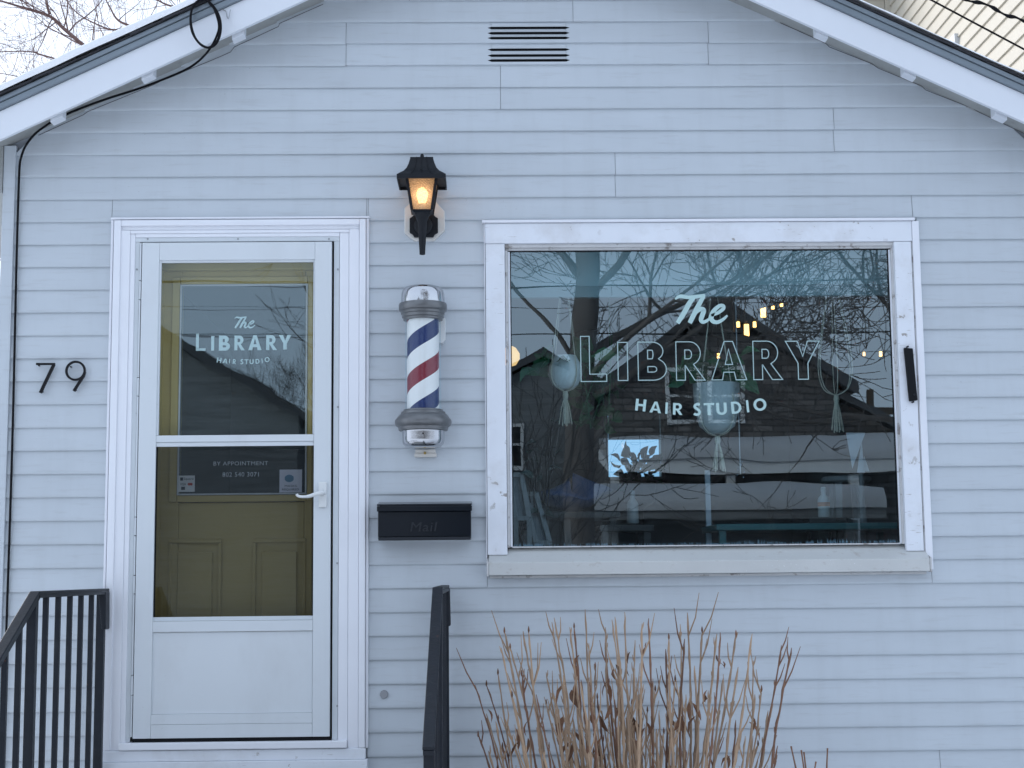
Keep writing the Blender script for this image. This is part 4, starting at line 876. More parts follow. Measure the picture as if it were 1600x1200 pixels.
# utility pole and street wires
pp = mir(1363, 650, -27); px_ = pp.x
up = thing('utility_pole', 'wooden utility pole with crossarm across the street', 'utility pole', (px_, -27, 0))
obj('pole', MB().tube([(px_, -27, 0), (px_, -27, pp.z + .5)], [.12, .075], 12), m_pole, up, smooth=60)
boxo('crossarm', px_ - .95, px_ + .95, -26.86, -26.74, pp.z - .1, pp.z + .05, m_pole, up)
for i in (-.85, -.45, .45, .85): obj('insulator', MB().lathe(px_ + i, -26.8, [(.04, pp.z + .051), (.05, pp.z + .1), (.02, pp.z + .16)], 10), m_farwhite, up)
for nm, z0, y0, r_, lb in (('street_wire', 6.55, -13, .006, 'highest overhead street wire mirrored in the door glass'), ('street_wire', 5.75, -13, .010, 'thick sagging street cable mirrored in the door glass'), ('street_wire', 5.45, -13, .005, 'thin street wire below the thick cable mirrored in the door'), ('street_wire', 5.1, -13.2, .010, 'lowest heavy street cable mirrored in the door glass')):
    pts = [(x_, y0, z0 - .45 + .45 * (x_ / 16) ** 2 - .01 * x_) for x_ in range(-40, 41, 2)]
    wire(nm, pts, r_, lb, n=5)

# ------------------------------------------------------------------ steps and railings
stp = thing('front_steps', 'concrete landing and steps below the shop door', 'steps', (-.89, -1.2, 0))
boxo('landing', -1.72, -.08, -1.22, -.062, 0, .62, m_concrete, stp, .006)
for i in range(3): boxo('step', -1.72, -.08, -1.22 - .31 * (i + 1), -1.221 - .31 * i, 0, .62 - .155 * (i + 1), m_concrete, stp, .006)
def railing(name, label, xr, balusters, ytop_end):
    r = thing(name, label, 'railing', (xr, -1.2, .1)); zt = 1.552; yA, yB = -.10, -1.06; yE = ytop_end; zE = zt + (yE - yB) * .50
    hw_, th = .0185, .010
    obj('top_rail', MB().box(xr - hw_, xr + hw_, yB, yA + .06, zt - th, zt), m_iron, r, bevel=.003)
    obj('rail_lip', MB().box(xr - hw_, xr - hw_ + .004, yB, yA + .06, zt - .024, zt - th - .0005).box(xr + hw_ - .004, xr + hw_, yB, yA + .06, zt - .024, zt - th - .0005), m_iron, r)
    # the rail end turns down against the wall
    obj('rail_return', MB().hexa([(xr + .006, yA - .02, zt - .17), (xr + hw_ + .006, yA - .02, zt - .17), (xr + hw_ + .006, yA + .055, zt - .17), (xr + .006, yA + .055, zt - .17), (xr - .012, yA - .02, zt - .012), (xr + hw_ + .003, yA - .02, zt - .012), (xr + hw_ + .003, yA + .055, zt - .012), (xr - .012, yA + .055, zt - .012)]), m_iron, r, bevel=.006)
    # sloping part
    dirv = (V((0, yE - yB, zE - zt))).normalized(); nrm = V((0, -dirv.z, dirv.y)); nrm = nrm if nrm.z > 0 else -nrm
    a = V((xr, yB, zt)); b = V((xr, yE, zE)); w3 = V((hw_, 0, 0))
    def slab(a, b, off, t, w3): return [a - w3 + nrm * (off - t), a + w3 + nrm * (off - t), b + w3 + nrm * (off - t), b - w3 + nrm * (off - t), a - w3 + nrm * off, a + w3 + nrm * off, b + w3 + nrm * off, b - w3 + nrm * off]
    obj('sloping_rail', MB().hexa(slab(a + dirv * .001, b, 0, .012, w3)), m_iron, r, bevel=.003)
    obj('sloping_rail_lip', MB().hexa(slab(a, b, -.0125, .016, w3 * .9)), m_iron, r)
    pw = .0165
    for yy, zz in ((yA, zt - .012), (yB - .02, zt - .035), (yE + .05, zE - .01)):
        ground = .62 if yy > -1.22 else .0
        boxo('post', xr - pw, xr + pw, yy - pw, yy + pw, ground, zz, m_iron, r, .002)
    bw_ = .0095
    for yy in balusters:
        zz = zt - .012 if yy > yB else zt - .03 + (yy - yB) * .5
        boxo('baluster', xr - bw_, xr + bw_, yy - bw_, yy + bw_, .72 if yy > yB else .72 + (yy - yB) * .5, zz, m_iron, r, .0015)
    boxo('lower_rail', xr - .016, xr + .016, yB, yA - .02, .69, .72, m_iron, r, .002)
    return r
LX = X(157, 1000, -.10)
def ybal(px): return LX / ((px - 756) / 2400.0) - 6.614 
railing('stair_railing', 'black iron stair railing with thin balusters left of the door', LX, [-.10 - (.98) * i / 6 for i in range(1, 6)] + [-1.23, -1.38, -1.54, -1.69, -1.84], -2.1)
RX = X(695, 960, -.10)
railing('stair_railing', 'black iron stair railing seen end-on between mailbox and shrub', RX, [-.10 - .98 * i / 6 for i in range(1, 6)] + [-1.28, -1.43, -1.58, -1.73], -1.98)

# ------------------------------------------------------------------ wall lantern
def s4(x, y): return 550 + x / 4, 220 + y / 4
LP = at(660, 330, -.12); lx = LP.x
lan = thing('wall_lantern', 'black carriage lantern glowing warm between door and window', 'lantern', (lx, 0, Z(660, 370)))
def zl(y, Y): return Z(660, 220 + y / 4, Y)
cyl = -.135                                            # axis of the lantern body
# octagonal mounting block, shaped back plate
def poly_at(pts, Y): return [(at(*s4(*p_), Y).x, at(*s4(*p_), Y).z) for p_ in pts]
obj('mounting_block', MB().prism(poly_at([(327, 575), (327, 420), (385, 372), (520, 372), (580, 445), (580, 560), (512, 625), (390, 625)], -.03), -.034, -.004), m_plate, lan, bevel=.004)
def scallop(x0, x1, y0, y1, c):
    o_ = []
    for (cx, cy, a0) in ((x0, y1, 270), (x1, y1, 180), (x1, y0, 90), (x0, y0, 0)):
        o_ += [(cx + c * math.cos(R(a0 + 90 - 18 * i)), cy - c * math.sin(R(a0 + 90 - 18 * i)) * -1) for i in range(6)]
    return o_
x0_, x1_, y0_, y1_ = 360, 537, 455, 603; c_ = 28
pl = [(x0_, y1_ - c_), (x0_ + 14, y1_ - c_ + 6), (x0_ + c_ - 6, y1_ - 14), (x0_ + c_, y1_), (x1_ - c_, y1_), (x1_ - c_ + 6, y1_ - 14), (x1_ - 14, y1_ - c_ + 6), (x1_, y1_ - c_), (x1_, y0_ + c_), (x1_ - 14, y0_ + c_ - 6), (x1_ - c_ + 6, y0_ + 14), (x1_ - c_, y0_), (x0_ + c_, y0_), (x0_ + c_ - 6, y0_ + 14), (x0_ + 14, y0_ + c_ - 6), (x0_, y0_ + c_)]
obj('back_plate', MB().prism(poly_at(pl, -.045), -.050, -.035), m_lantern, lan, bevel=.003)
pc = at(*s4(445, 530), -.06)
obj('plate_boss', MB().tube([(pc.x, -.049, pc.z), (pc.x, -.060, pc.z), (pc.x, -.066, pc.z)], [.042, .040, .030], 24), m_lantern, lan, smooth=True)
# arm and tail
zb_ = zl(455, cyl)
obj('arm', MB().tube(catmull([(lx, -.06, pc.z), (lx, -.10, pc.z - .008), (lx, -.128, pc.z + .02), (lx, cyl, zb_)], 5), [.016] * 16, 12), m_lantern, lan, smooth=True)
tz = zl(710, cyl); mz = zl(480, cyl)
obj('tail', MB().lathe(lx, cyl, [(.006, tz - .002), (.0125, tz), (.0125, tz + .01), (.020, mz - .02), (.028, mz), (.030, zb_ - .012), (.036, zb_)], 20), m_lantern, lan, smooth=True)
# tapered body
def hx(xpx, y, Y): return abs(at(550 + xpx / 4, 220 + y / 4, Y).x - lx)
zt0 = zl(232, cyl - .07); zt1 = zl(425, cyl - .05); ht = .063; hb_ = .0425
def frus(h0, z0, h1, z1): return MB().add([(lx - h0, cyl - h0, z0), (lx + h0, cyl - h0, z0), (lx + h0, cyl + h0, z0), (lx - h0, cyl + h0, z0), (lx - h1, cyl - h1, z1), (lx + h1, cyl - h1, z1), (lx + h1, cyl + h1, z1), (lx - h1, cyl + h1, z1)], [(0, 3, 2, 1), (4, 5, 6, 7), (0, 1, 5, 4), (1, 2, 6, 5), (2, 3, 7, 6), (3, 0, 4, 7)])
obj('body_base', frus(hb_ * .8, zb_ - .002, hb_ + .004, zt1), m_lantern, lan, bevel=.002)
for sx_, sy_ in ((-1, -1), (1, -1), (1, 1), (-1, 1)):
    obj('corner_bar', MB().bar((lx + sx_ * hb_, cyl + sy_ * hb_, zt1 - .002), (lx + sx_ * ht, cyl + sy_ * ht, zt0 + .004), .0062, .0062), m_lantern, lan)
# seeded glass panes around a lit bulb
m_amber = bpy.data.materials.new('seeded_lamp_glass'); m_amber.use_nodes = True; t_ = m_amber.node_tree; b_ = t_.nodes['Principled BSDF']
t_.nodes.remove(b_); to_ = t_.nodes['Material Output']; mx_ = t_.nodes.new('ShaderNodeMixShader'); tl_ = t_.nodes.new('ShaderNodeBsdfTranslucent'); tl_.inputs['Color'].default_value = (.95, .82, .66, 1)
tp2 = t_.nodes.new('ShaderNodeBsdfTransparent'); tp2.inputs['Color'].default_value = (.9, .8, .65, 1); vo = t_.nodes.new('ShaderNodeTexVoronoi'); vo.inputs['Scale'].default_value = 150; g_ = t_.nodes.new('ShaderNodeNewGeometry'); t_.links.new(g_.outputs['Position'], vo.inputs['Vector'])
mr_ = t_.nodes.new('ShaderNodeMapRange'); mr_.inputs['To Min'].default_value = .04; mr_.inputs['To Max'].default_value = .32; t_.links.new(vo.outputs['Distance'], mr_.inputs['Value']); mr_.inputs['From Max'].default_value = .6
bp_ = t_.nodes.new('ShaderNodeBump'); bp_.inputs['Distance'].default_value = .004; t_.links.new(vo.outputs['Distance'], bp_.inputs['Height']); t_.links.new(bp_.outputs[0], tl_.inputs['Normal'])
t_.links.new(mr_.outputs[0], mx_.inputs[0]); t_.links.new(tl_.outputs[0], mx_.inputs[1]); t_.links.new(tp2.outputs[0], mx_.inputs[2]); t_.links.new(mx_.outputs[0], to_.inputs[0])
h0, h1 = hb_ - .001, ht - .001; k0, k1 = hb_ - .0055, ht - .0055
for sx_, sy_ in ((0, -1), (1, 0), (0, 1), (-1, 0)):
    if sx_ == 0: q = [(lx - k0, cyl + sy_ * h0, zt1), (lx + k0, cyl + sy_ * h0, zt1), (lx + k1, cyl + sy_ * h1, zt0), (lx - k1, cyl + sy_ * h1, zt0)]
    else: q = [(lx + sx_ * h0, cyl - k0, zt1), (lx + sx_ * h0, cyl + k0, zt1), (lx + sx_ * h1, cyl + k1, zt0), (lx + sx_ * h1, cyl - k1, zt0)]
    obj('glass_pane', MB().add(q, [(0, 1, 2, 3)]), m_amber, lan)
zbu = zl(345, cyl)
obj('bulb', MB().lathe(lx, cyl, [(.004, zbu - .040), (.013, zbu - .034), (.022, zbu - .012), (.025, zbu + .008), (.020, zbu + .026), (.008, zbu + .036), (.002, zbu + .038)], 20), emit_mat('lantern_bulb', (1.0, .58, .28), 4.4), lan, smooth=True)
obj('bulb_socket', MB().lathe(lx, cyl, [(.012, zt1), (.013, zbu - .033)], 14), m_plastic, lan)
# brim and ogee roof
hbm = .104; zbr = zl(233, cyl - hbm); zbt = zl(205, cyl - hbm)
br = MB()
for a_, b_, c_, d_ in ((-hbm, hbm, -hbm, -hbm + .005), (-hbm, hbm, hbm - .005, hbm), (-hbm, -hbm + .005, -hbm + .0051, hbm - .0051), (hbm - .005, hbm, -hbm + .0051, hbm - .0051)): br.box(lx + a_, lx + b_, cyl + c_, cyl + d_, zbr, zbt)
br.box(lx - hbm + .0052, lx + hbm - .0052, cyl - hbm + .0052, cyl + hbm - .0052, zbr + .010, zbt - .002)
obj('brim', br, m_lantern, lan)
tp_ = zl(100, cyl - .05); hh_ = tp_ - zbt; secs = [(hbm - .002, 0), (.092, .10), (.076, .24), (.064, .42), (.056, .65), (.050, .90), (.049, 1.0)]
rf = MB()
for h_, f_ in secs:
    z_ = zbt + f_ * hh_; rf.v += [(lx - h_, cyl - h_, z_), (lx + h_, cyl - h_, z_), (lx + h_, cyl + h_, z_), (lx - h_, cyl + h_, z_)]
for j in range(len(secs) - 1):
    for i in range(4): rf.f.append((j * 4 + i, j * 4 + (i + 1) % 4, j * 4 + 4 + (i + 1) % 4, j * 4 + 4 + i))
rf.f.append((3, 2, 1, 0)); e_ = len(rf.v) - 4; rf.f.append((e_, e_ + 1, e_ + 2, e_ + 3))
lr_ = obj('lantern_roof', rf, m_lantern, lan)
for off in (-.5, 0, .5):
    obj('roof_seam', MB().tube([(lx + off * h_ * .9, cyl - h_ - .001, zbt + f_ * hh_) for h_, f_ in secs], .0022, 5), m_lantern, lr_)
obj('finial', MB().lathe(lx, cyl, [(.012, tp_), (.010, tp_ + .004), (.008, tp_ + .018), (.005, tp_ + .026)], 12), m_lantern, lan, smooth=True)

# ------------------------------------------------------------------ barber pole
PY = -.125; bpx = X(661, 570, PY)
def zp(py): return Z(661, py, PY)
S = (6.614 + PY) / 2400
bp = thing('barber_pole', 'chrome-capped barber pole with red, white and blue spiral stripes', 'barber pole', (bpx, 0, zp(714)))
def prof(L): return [(r_ * S, zp(y_)) for r_, y_ in L]
obj('top_cap', MB().lathe(bpx, PY, prof([(34.5, 475), (34.6, 472), (34.4, 466), (34, 460), (32.4, 454), (28.5, 450), (22, 447.9), (10, 447.1), (.5, 447)]), 56), m_chrome, bp, smooth=True)
obj('upper_collar', MB().lathe(bpx, PY, prof([(29, 501), (31, 500.5), (31.2, 497.5), (33, 496.5), (33.2, 492), (34.6, 491), (34.8, 487.5), (37.4, 486), (38.2, 484), (38.2, 477), (37.2, 474.8), (34, 474)]), 56), m_pewter, bp, smooth=True)
cyl_o = obj('striped_cylinder', MB().lathe(bpx, PY, prof([(25.2, 644), (25.2, 498)]), 64), None, bp, smooth=True)
m_stripe = bpy.data.materials.new('spiral_stripes'); m_stripe.use_nodes = True; t_ = m_stripe.node_tree; b_ = t_.nodes['Principled BSDF']; b_.inputs['Roughness'].default_value = .3
tc = t_.nodes.new('ShaderNodeTexCoord'); sp = t_.nodes.new('ShaderNodeSeparateXYZ'); t_.links.new(tc.outputs['Object'], sp.inputs[0])
an = t_.nodes.new('ShaderNodeMath'); an.operation = 'ARCTAN2'; t_.links.new(sp.outputs['X'], an.inputs[0])
ng = t_.nodes.new('ShaderNodeMath'); ng.operation = 'MULTIPLY'; ng.inputs[1].default_value = -1; t_.links.new(sp.outputs['Y'], ng.inputs[0]); t_.links.new(ng.outputs[0], an.inputs[1])
PER = 113.0 * S; RISE = 48.0 * S / math.pi                # stripe period and climb per radian
m1_ = t_.nodes.new('ShaderNodeMath'); m1_.operation = 'MULTIPLY'; m1_.inputs[1].default_value = -RISE; t_.links.new(an.outputs[0], m1_.inputs[0])
ad = t_.nodes.new('ShaderNodeMath'); ad.operation = 'ADD'; t_.links.new(sp.outputs['Z'], ad.inputs[0]); t_.links.new(m1_.outputs[0], ad.inputs[1])
ZC = ORG[cyl_o].z
of = t_.nodes.new('ShaderNodeMath'); of.operation = 'SUBTRACT'; of.inputs[1].default_value = zp(531.5) - ZC; t_.links.new(ad.outputs[0], of.inputs[0])
dv_ = t_.nodes.new('ShaderNodeMath'); dv_.operation = 'DIVIDE'; dv_.inputs[1].default_value = PER; t_.links.new(of.outputs[0], dv_.inputs[0])
ad2 = t_.nodes.new('ShaderNodeMath'); ad2.operation = 'ADD'; ad2.inputs[1].default_value = 10.09; t_.links.new(dv_.outputs[0], ad2.inputs[0])
fc = t_.nodes.new('ShaderNodeMath'); fc.operation = 'FRACT'; t_.links.new(ad2.outputs[0], fc.inputs[0])
rp = t_.nodes.new('ShaderNodeValToRGB'); rp.color_ramp.interpolation = 'CONSTANT'; el = rp.color_ramp.elements
el[0].position = 0; el[0].color = (.006, .022, .115, 1); el[1].position = .245; el[1].color = (.74, .76, .76, 1)
e2 = el.new(.5); e2.color = (.20, .012, .03, 1); e3 = el.new(.735); e3.color = (.74, .76, .76, 1)
t_.links.new(fc.outputs[0], rp.inputs[0]); t_.links.new(rp.outputs[0], b_.inputs['Base Color']); cyl_o.data.materials.append(m_stripe)
tube_ = MB(); n_ = 48; pr_ = [(28.2 * S, zp(642)), (28.2 * S, zp(499))]
for r_, z_ in pr_:
    for i in range(n_): tube_.v.append((bpx + r_ * math.cos(2 * math.pi * i / n_), PY + r_ * math.sin(2 * math.pi * i / n_), z_))
for i in range(n_): tube_.f.append((i, (i + 1) % n_, n_ + (i + 1) % n_, n_ + i))
obj('glass_tube', tube_, g_clear, bp, smooth=True)
obj('lower_collar', MB().lathe(bpx, PY, prof([(34, 673.5), (38, 673), (39.2, 670), (39.4, 668), (43.2, 665), (44.5, 660.5), (44.3, 657), (41.5, 653.5), (40.8, 652.5), (37, 648), (35.2, 647.4), (34.6, 644), (31.6, 642.8), (31, 640.6), (28.6, 640)]), 56), m_pewter, bp, smooth=True)
obj('bottom_cap', MB().lathe(bpx, PY, prof([(.5, 700), (20, 699.6), (28, 698), (32, 694), (33.5, 688), (33.5, 676), (34, 674)]), 56), m_chrome, bp, smooth=True)
p = at(661, 677, PY - 33 * S); obj('cap_screw', MB().tube([(p.x, p.y + .004, p.z), (p.x, p.y - .002, p.z)], .004, 8), m_black, bp)
a = at(647.5, 714, -.05); b = at(682, 702, -.05); obj('bracket', MB().box(a.x, b.x, -.05, -.012, a.z, (a.z + b.z) / 2).box(a.x + .004, b.x - .004, -.05, -.012, (a.z + b.z) / 2 + .001, b.z), m_plate, bp, bevel=.002)
p = at(664, 708, -.05); obj('bracket_screw', MB().tube([(p.x, -.056, p.z), (p.x, -.049, p.z)], .006, 8), m_brass, bp)
a = at(678, 537, -.03); b = at(696, 498, -.03); obj('mounting_strip', MB().prism([(a.x, a.z), (b.x - .012, a.z), (b.x, a.z + .018), (b.x, b.z), (a.x, b.z)], -.05, -.012), m_plastic, bp, bevel=.002)
a = at(650, 660, -.03); b = at(674, 485, -.03); boxo('back_bracket', a.x, b.x, PY + .05, -.012, a.z, b.z, m_plastic, bp)

# ------------------------------------------------------------------ mailbox
MY = -.115; a = at(590.5, 845, MY); b = at(736, 786, MY)
mbx = thing('mailbox', 'black wall-mounted mailbox embossed with the word Mail', 'mailbox', ((a.x + b.x) / 2, 0, a.z))
zl0 = Z(663, 838.5, MY); zl1 = Z(663, 799, MY)
obj('box', MB().hexa([(a.x, MY, zl0), (b.x, MY, zl0), (b.x, -.012, zl0 - .01), (a.x, -.012, zl0 - .01), (a.x, MY, zl1), (b.x, MY, zl1), (b.x, -.012, b.z), (a.x, -.012, b.z)]), m_mailbox, mbx, bevel=.003)
obj('bottom_lip', MB().hexa([(a.x + .003, MY - .010, a.z), (b.x - .003, MY - .010, a.z), (b.x - .003, -.02, a.z + .004), (a.x + .003, -.02, a.z + .004), (a.x, MY - .002, zl0 - .0015), (b.x, MY - .002, zl0 - .0015), (b.x, -.02, zl0 - .012), (a.x, -.02, zl0 - .012)]), m_mailbox, mbx, bevel=.002)
zl2 = Z(663, 794, MY)
obj('lid', MB().prism([(a.x - .004, zl1 + .0), (b.x + .004, zl1), (b.x + .004, zl2 + .01), (a.x - .004, zl2 + .01)], MY - .012, MY - .002), m_mailbox, mbx, bevel=.003)
obj('lid_top', MB().hexa([(a.x - .004, MY - .012, zl2 + .0105), (b.x + .004, MY - .012, zl2 + .0105), (b.x + .004, -.012, b.z + .002), (a.x - .004, -.012, b.z + .002), (a.x - .004, MY - .008, zl2 + .018), (b.x + .004, MY - .008, zl2 + .018), (b.x + .004, -.012, b.z + .012), (a.x - .004, -.012, b.z + .012)]), m_mailbox, mbx, bevel=.003)
text_px(mbx, 'Mail', 641, 683, 815.5, 830.5, MY - .0016, mat('lighter_embossing', (.018, .022, .029), .4, spec=.3), 'embossed_lettering', .0035, .15)  # letters coloured a little lighter than the box so the embossing shows
p0 = at(676, 814, MY - .001); p1 = at(676, 837, MY - .001); obj('front_crease', MB().tube([p0, p1], .0012, 5), m_mailbox, mbx)

# ------------------------------------------------------------------ house numbers
def d8(x, y): return at(x / 4.616, 500 + y / 4.616, -.034)
def stroke_bar(mb, pts, wd):
    mb.ribbon([(q_.x, q_.z) for q_ in pts], wd, -.036, .010)
m_num = mat('black_number_metal', (.006, .006, .008), .45, spec=.25)
n7 = thing('house_number', 'black metal numeral seven, nearest the corner post', 'house number', d8(325, 525), 'door numerals')
mb = MB(); stroke_bar(mb, [d8(260, 317), d8(330, 317), d8(396, 317)], .0088); obj('bar', mb, m_num, n7)
mb = MB(); mb.ribbon([(q_.x, q_.z) for q_ in (d8(389, 318), d8(340, 420), d8(290, 526))], .0125, -.0364, .0104); obj('stem', mb, m_num, n7)
n9 = thing('house_number', 'black metal numeral nine with a round loop, nearest the door', 'house number', d8(545, 512), 'door numerals')
c9 = d8(544, 366); rr = abs(d8(610, 366).x - c9.x)
mb = MB(); mb.ribbon([(c9.x + rr * math.cos(R(i * 10)), c9.z + rr * math.sin(R(i * 10)) * 1.0) for i in range(37)], .0092, -.036, .010); obj('ring', mb, m_num, n9)
mb = MB(); mb.ribbon([(q_.x, q_.z) for q_ in (d8(613, 375), d8(603, 402), d8(570, 452), d8(532, 513))], [.008, .0105, .0115, .0115], -.0364, .0104); obj('tail', mb, m_num, n9)
for nn_, pts in ((n7, ((275, 326), (300, 515))), (n9, ((505, 335), (540, 503)))):
    for q_ in pts: v_ = d8(*q_); obj('standoff', MB().tube([(v_.x, -.027, v_.z), (v_.x, -.012, v_.z)], .0035, 6), m_num, nn_)

# black latch bracket screwed to the window frame
q = [(1412.5, 543.5), (1426, 544.5), (1433.5, 625.5), (1421, 627)]
lb_ = thing('frame_bracket', 'narrow black plastic bracket tilted on the right window frame board', 'bracket', at(1423, 626, -.04))
obj('body', MB().prism([(at(a_, b_, -.04).x, at(a_, b_, -.04).z) for a_, b_ in (q[3], q[2], q[1], q[0])], -.046, -.0275), m_black, lb_, bevel=.003)
for a_, b_ in ((1428.5, 616.5), (1418.5, 541.5), (1427, 628)):
    p = at(a_, b_, -.046); obj('peg', MB().tube([(p.x, -.050, p.z), (p.x, -.03, p.z)], .004, 8), m_iron, lb_)

# ------------------------------------------------------------------ black cable with a coil on the rake
CY = -.262
coil = [(390, -60, CY), (345, -25, CY), (322, 2, CY), (303, 8, CY), (297, 30, CY), (300, 50, CY - .004), (310, 66, CY - .006), (325, 75, CY - .01), (338, 70, CY - .012), (345, 55, CY - .012), (345, 35, CY - .012), (338, 18, CY - .016), (325, 3, CY - .018), (310, 1, CY - .018), (300, 14, CY - .018), (298, 36, CY - .016), (304, 58, CY - .014), (318, 73, CY - .012), (330, 72, CY - .010), (340, 52, CY - .006), (341, 30, CY - .004), (335, 14, CY - .002)]
cb = wire('eave_cable', catmull([at(a_, b_, y_) for a_, b_, y_ in [(330, -40, CY)] + [(326, 0, CY), (335, 14, CY), (342, 38, CY), (339, 55, CY), (328, 76, CY + .004), (312, 94, -.20), (290, 109, -.15), (255, 124, -.11), (215, 139, -.09), (165, 155, -.08), (122, 171, -.075), (95, 183, -.072), (75, 194, -.07), (55, 209, -.065), (40, 228, -.055), (33, 246, -.045), (30.5, 262, -.034), (28.6, 310, -.026), (25.5, 420, -.024), (19, 700, -.022), (10, 980, -.022), (5, 1150, -.022), (1, 1300, -.022)]], 5), .0052, 'black cable hanging from the rake and running down the left corner post')
cl = wire('cable_coil', catmull([at(a_, b_, CY - .004 - .002 * (i_ % 5)) for i_, (a_, b_) in enumerate([(321, -10), (310, 1), (300, 14), (297.5, 34), (301, 52), (311, 67), (325, 74.5), (337, 69), (344, 53), (344.5, 34), (339, 18), (329, 5), (317, -1), (306, 4), (299, 18), (298.5, 38), (305, 59), (317, 72), (330, 73), (341, 60), (343, 40), (337, 16), (325, 1)])], 5), .0050, 'black coil of spare cable looped at the left roof edge')
wire('wire_hook', catmull([at(a_, b_, -.232) for a_, b_ in ((338, 10), (350, 16), (353, 18), (355, 27), (357.5, 28), (360, 15))], 4), .0022, 'small bent wire hook on the fascia beside the cable coil', 'hook', m_screw)

# ------------------------------------------------------------------ dormant shrub
sh = thing('dormant_shrub', 'leafless brown shrub of upright twigs below the shop window', 'shrub', (.62, -.55, 0)); rng = random.Random(17)
TIPS = [(742, 1070, 1), (747, 1147, 1), (760, 1068, 1), (783, 1012, 0), (788, 985, 0), (797, 1010, 0), (817, 986, 0), (826, 984, 0), (826, 1040, 0), (862, 972, 0), (866, 965, 0), (890, 980, 0), (897, 978, 1), (899, 1060, 0), (914, 952, 0), (920, 1005, 0), (946, 980, 0), (945, 1004, 1), (956, 968, 0), (961, 964, 0), (976, 956, 0), (992, 1000, 0), (1003, 974, 0), (1014, 966, 1), (1040, 1014, 1), (1045, 995, 0), (1063, 975, 0), (1074, 957, 0), (1070, 998, 1),
        (1097, 984, 0), (1120, 990, 0), (1126, 988, 1), (1150, 990, 0), (1175, 990, 0), (1153, 1042, 0), (1177, 1032, 0), (1190, 1076, 0), (1221, 1008, 1), (1237, 1012, 1), (1180, 1085, 0), (1150, 1125, 1), (853, 1050, 0), (815, 1052, 1), (880, 1055, 0), (908, 1062, 1), (930, 1040, 0), (965, 1040, 0), (1000, 1075, 0), (1020, 1060, 0), (1055, 1060, 0), (1085, 1040, 0), (1110, 1075, 0), (778, 1050, 0), (800, 1085, 0), (838, 1085, 1), (870, 1100, 0), (1064, 1090, 1), (1130, 1060, 0), (1200, 1110, 0), (785, 1165, 1), (760, 1115, 0), (895, 1120, 0), (940, 1110, 0), (980, 1110, 0), (1030, 1110, 0), (1165, 1150, 0), (1195, 1170, 0), (1215, 1165, 1)]
def leaf_mesh(mb, p, d, L, wd, rng):
    d = V(d).normalized(); s_ = d.orthogonal().normalized(); s_.rotate(Matrix.Rotation(rng.uniform(0, 6.28), 3, d)); nn = d.cross(s_)
    pts = []; prof_ = [(0, .1), (.2, .75), (.45, 1), (.72, .7), (1, .05)]
    o_ = len(mb.v)
    for i, (t__, ww) in enumerate(prof_):
        c = V(p) + d * L * t__ + nn * math.sin(t__ * 3) * L * .14
        cu_ = .3 + .9 * rng.random()
        mb.v += [tuple(c - s_ * wd * ww + nn * wd * cu_ * ww), tuple(c), tuple(c + s_ * wd * ww + nn * wd * cu_ * ww * .6)]
    for i in range(4):
        for j in range(2): mb.f.append((o_ + i * 3 + j, o_ + i * 3 + j + 1, o_ + i * 3 + 4 + j, o_ + i * 3 + 3 + j))
stems = []
for i in range(58):                                          # shorter shoots that fill the base
    u = rng.gauss(0, .5); u = max(-1, min(1, u)); px = 985 + u * 215 + rng.gauss(0, 8); TIPS.append((px, 1040 + 70 * abs(u) + rng.random() * 120, 1 if rng.random() < .25 else 0))
for i, (px, py, dark) in enumerate(TIPS):
    Yt = -.55 + rng.uniform(-.28, .26); tip = at(px, py, Yt); b0 = V((.62 + (tip.x - .62) * .30 + rng.gauss(0, .04), -.55 + (Yt + .55) * .3, 0))
    mid = b0.lerp(tip, .5) + V(((tip.x - .62) * .12 + rng.gauss(0, .012), rng.gauss(0, .015), .0)); r0 = rng.uniform(.0042, .0062)
    q1 = b0.lerp(tip, .78) + V(((tip.x - .62) * .05 + rng.gauss(0, .008), 0, 0))
    P_ = catmull([b0, mid, q1, tip], 8); n_ = len(P_); mb = MB()
    rad = [r0 * (1 - .48 * k_ / n_) for k_ in range(n_)]
    for k_ in range(n_):
        P_[k_] = P_[k_] + V((rng.gauss(0, .0009), rng.gauss(0, .001), 0))
        if k_ % 3 == 1: rad[k_] *= 1.45
    rad[-1] = .0012; mb.tube(P_, rad, 6)
    for _ in range(rng.randint(2, 5)):                       # buds and short spurs
        k_ = rng.randint(n_ // 2, n_ - 2); dd = (P_[k_ + 1] - P_[k_]).normalized(); sd_ = V((rng.choice((-1, 1)) * .6, rng.gauss(0, .4), .6)); L_ = rng.choice((.012, .015, .02, .05, .09))
        mb.tube([P_[k_], P_[k_] + (dd + sd_) * L_ * .5, P_[k_] + (dd * 1.4 + sd_ * .8) * L_], [.0032, .0028, .0012], 5)
    obj('stem', mb, m_stem2 if dark else m_stem, sh, smooth=60); stems.append(P_)
    if rng.random() < .3:
        mb = MB(); mb.lathe(tip.x, tip.y, [(.0015, tip.z - .012), (.0042, tip.z - .003), (.003, tip.z + .006), (.0008, tip.z + .014)], 7); obj('bud', mb, m_deadleaf, sh)
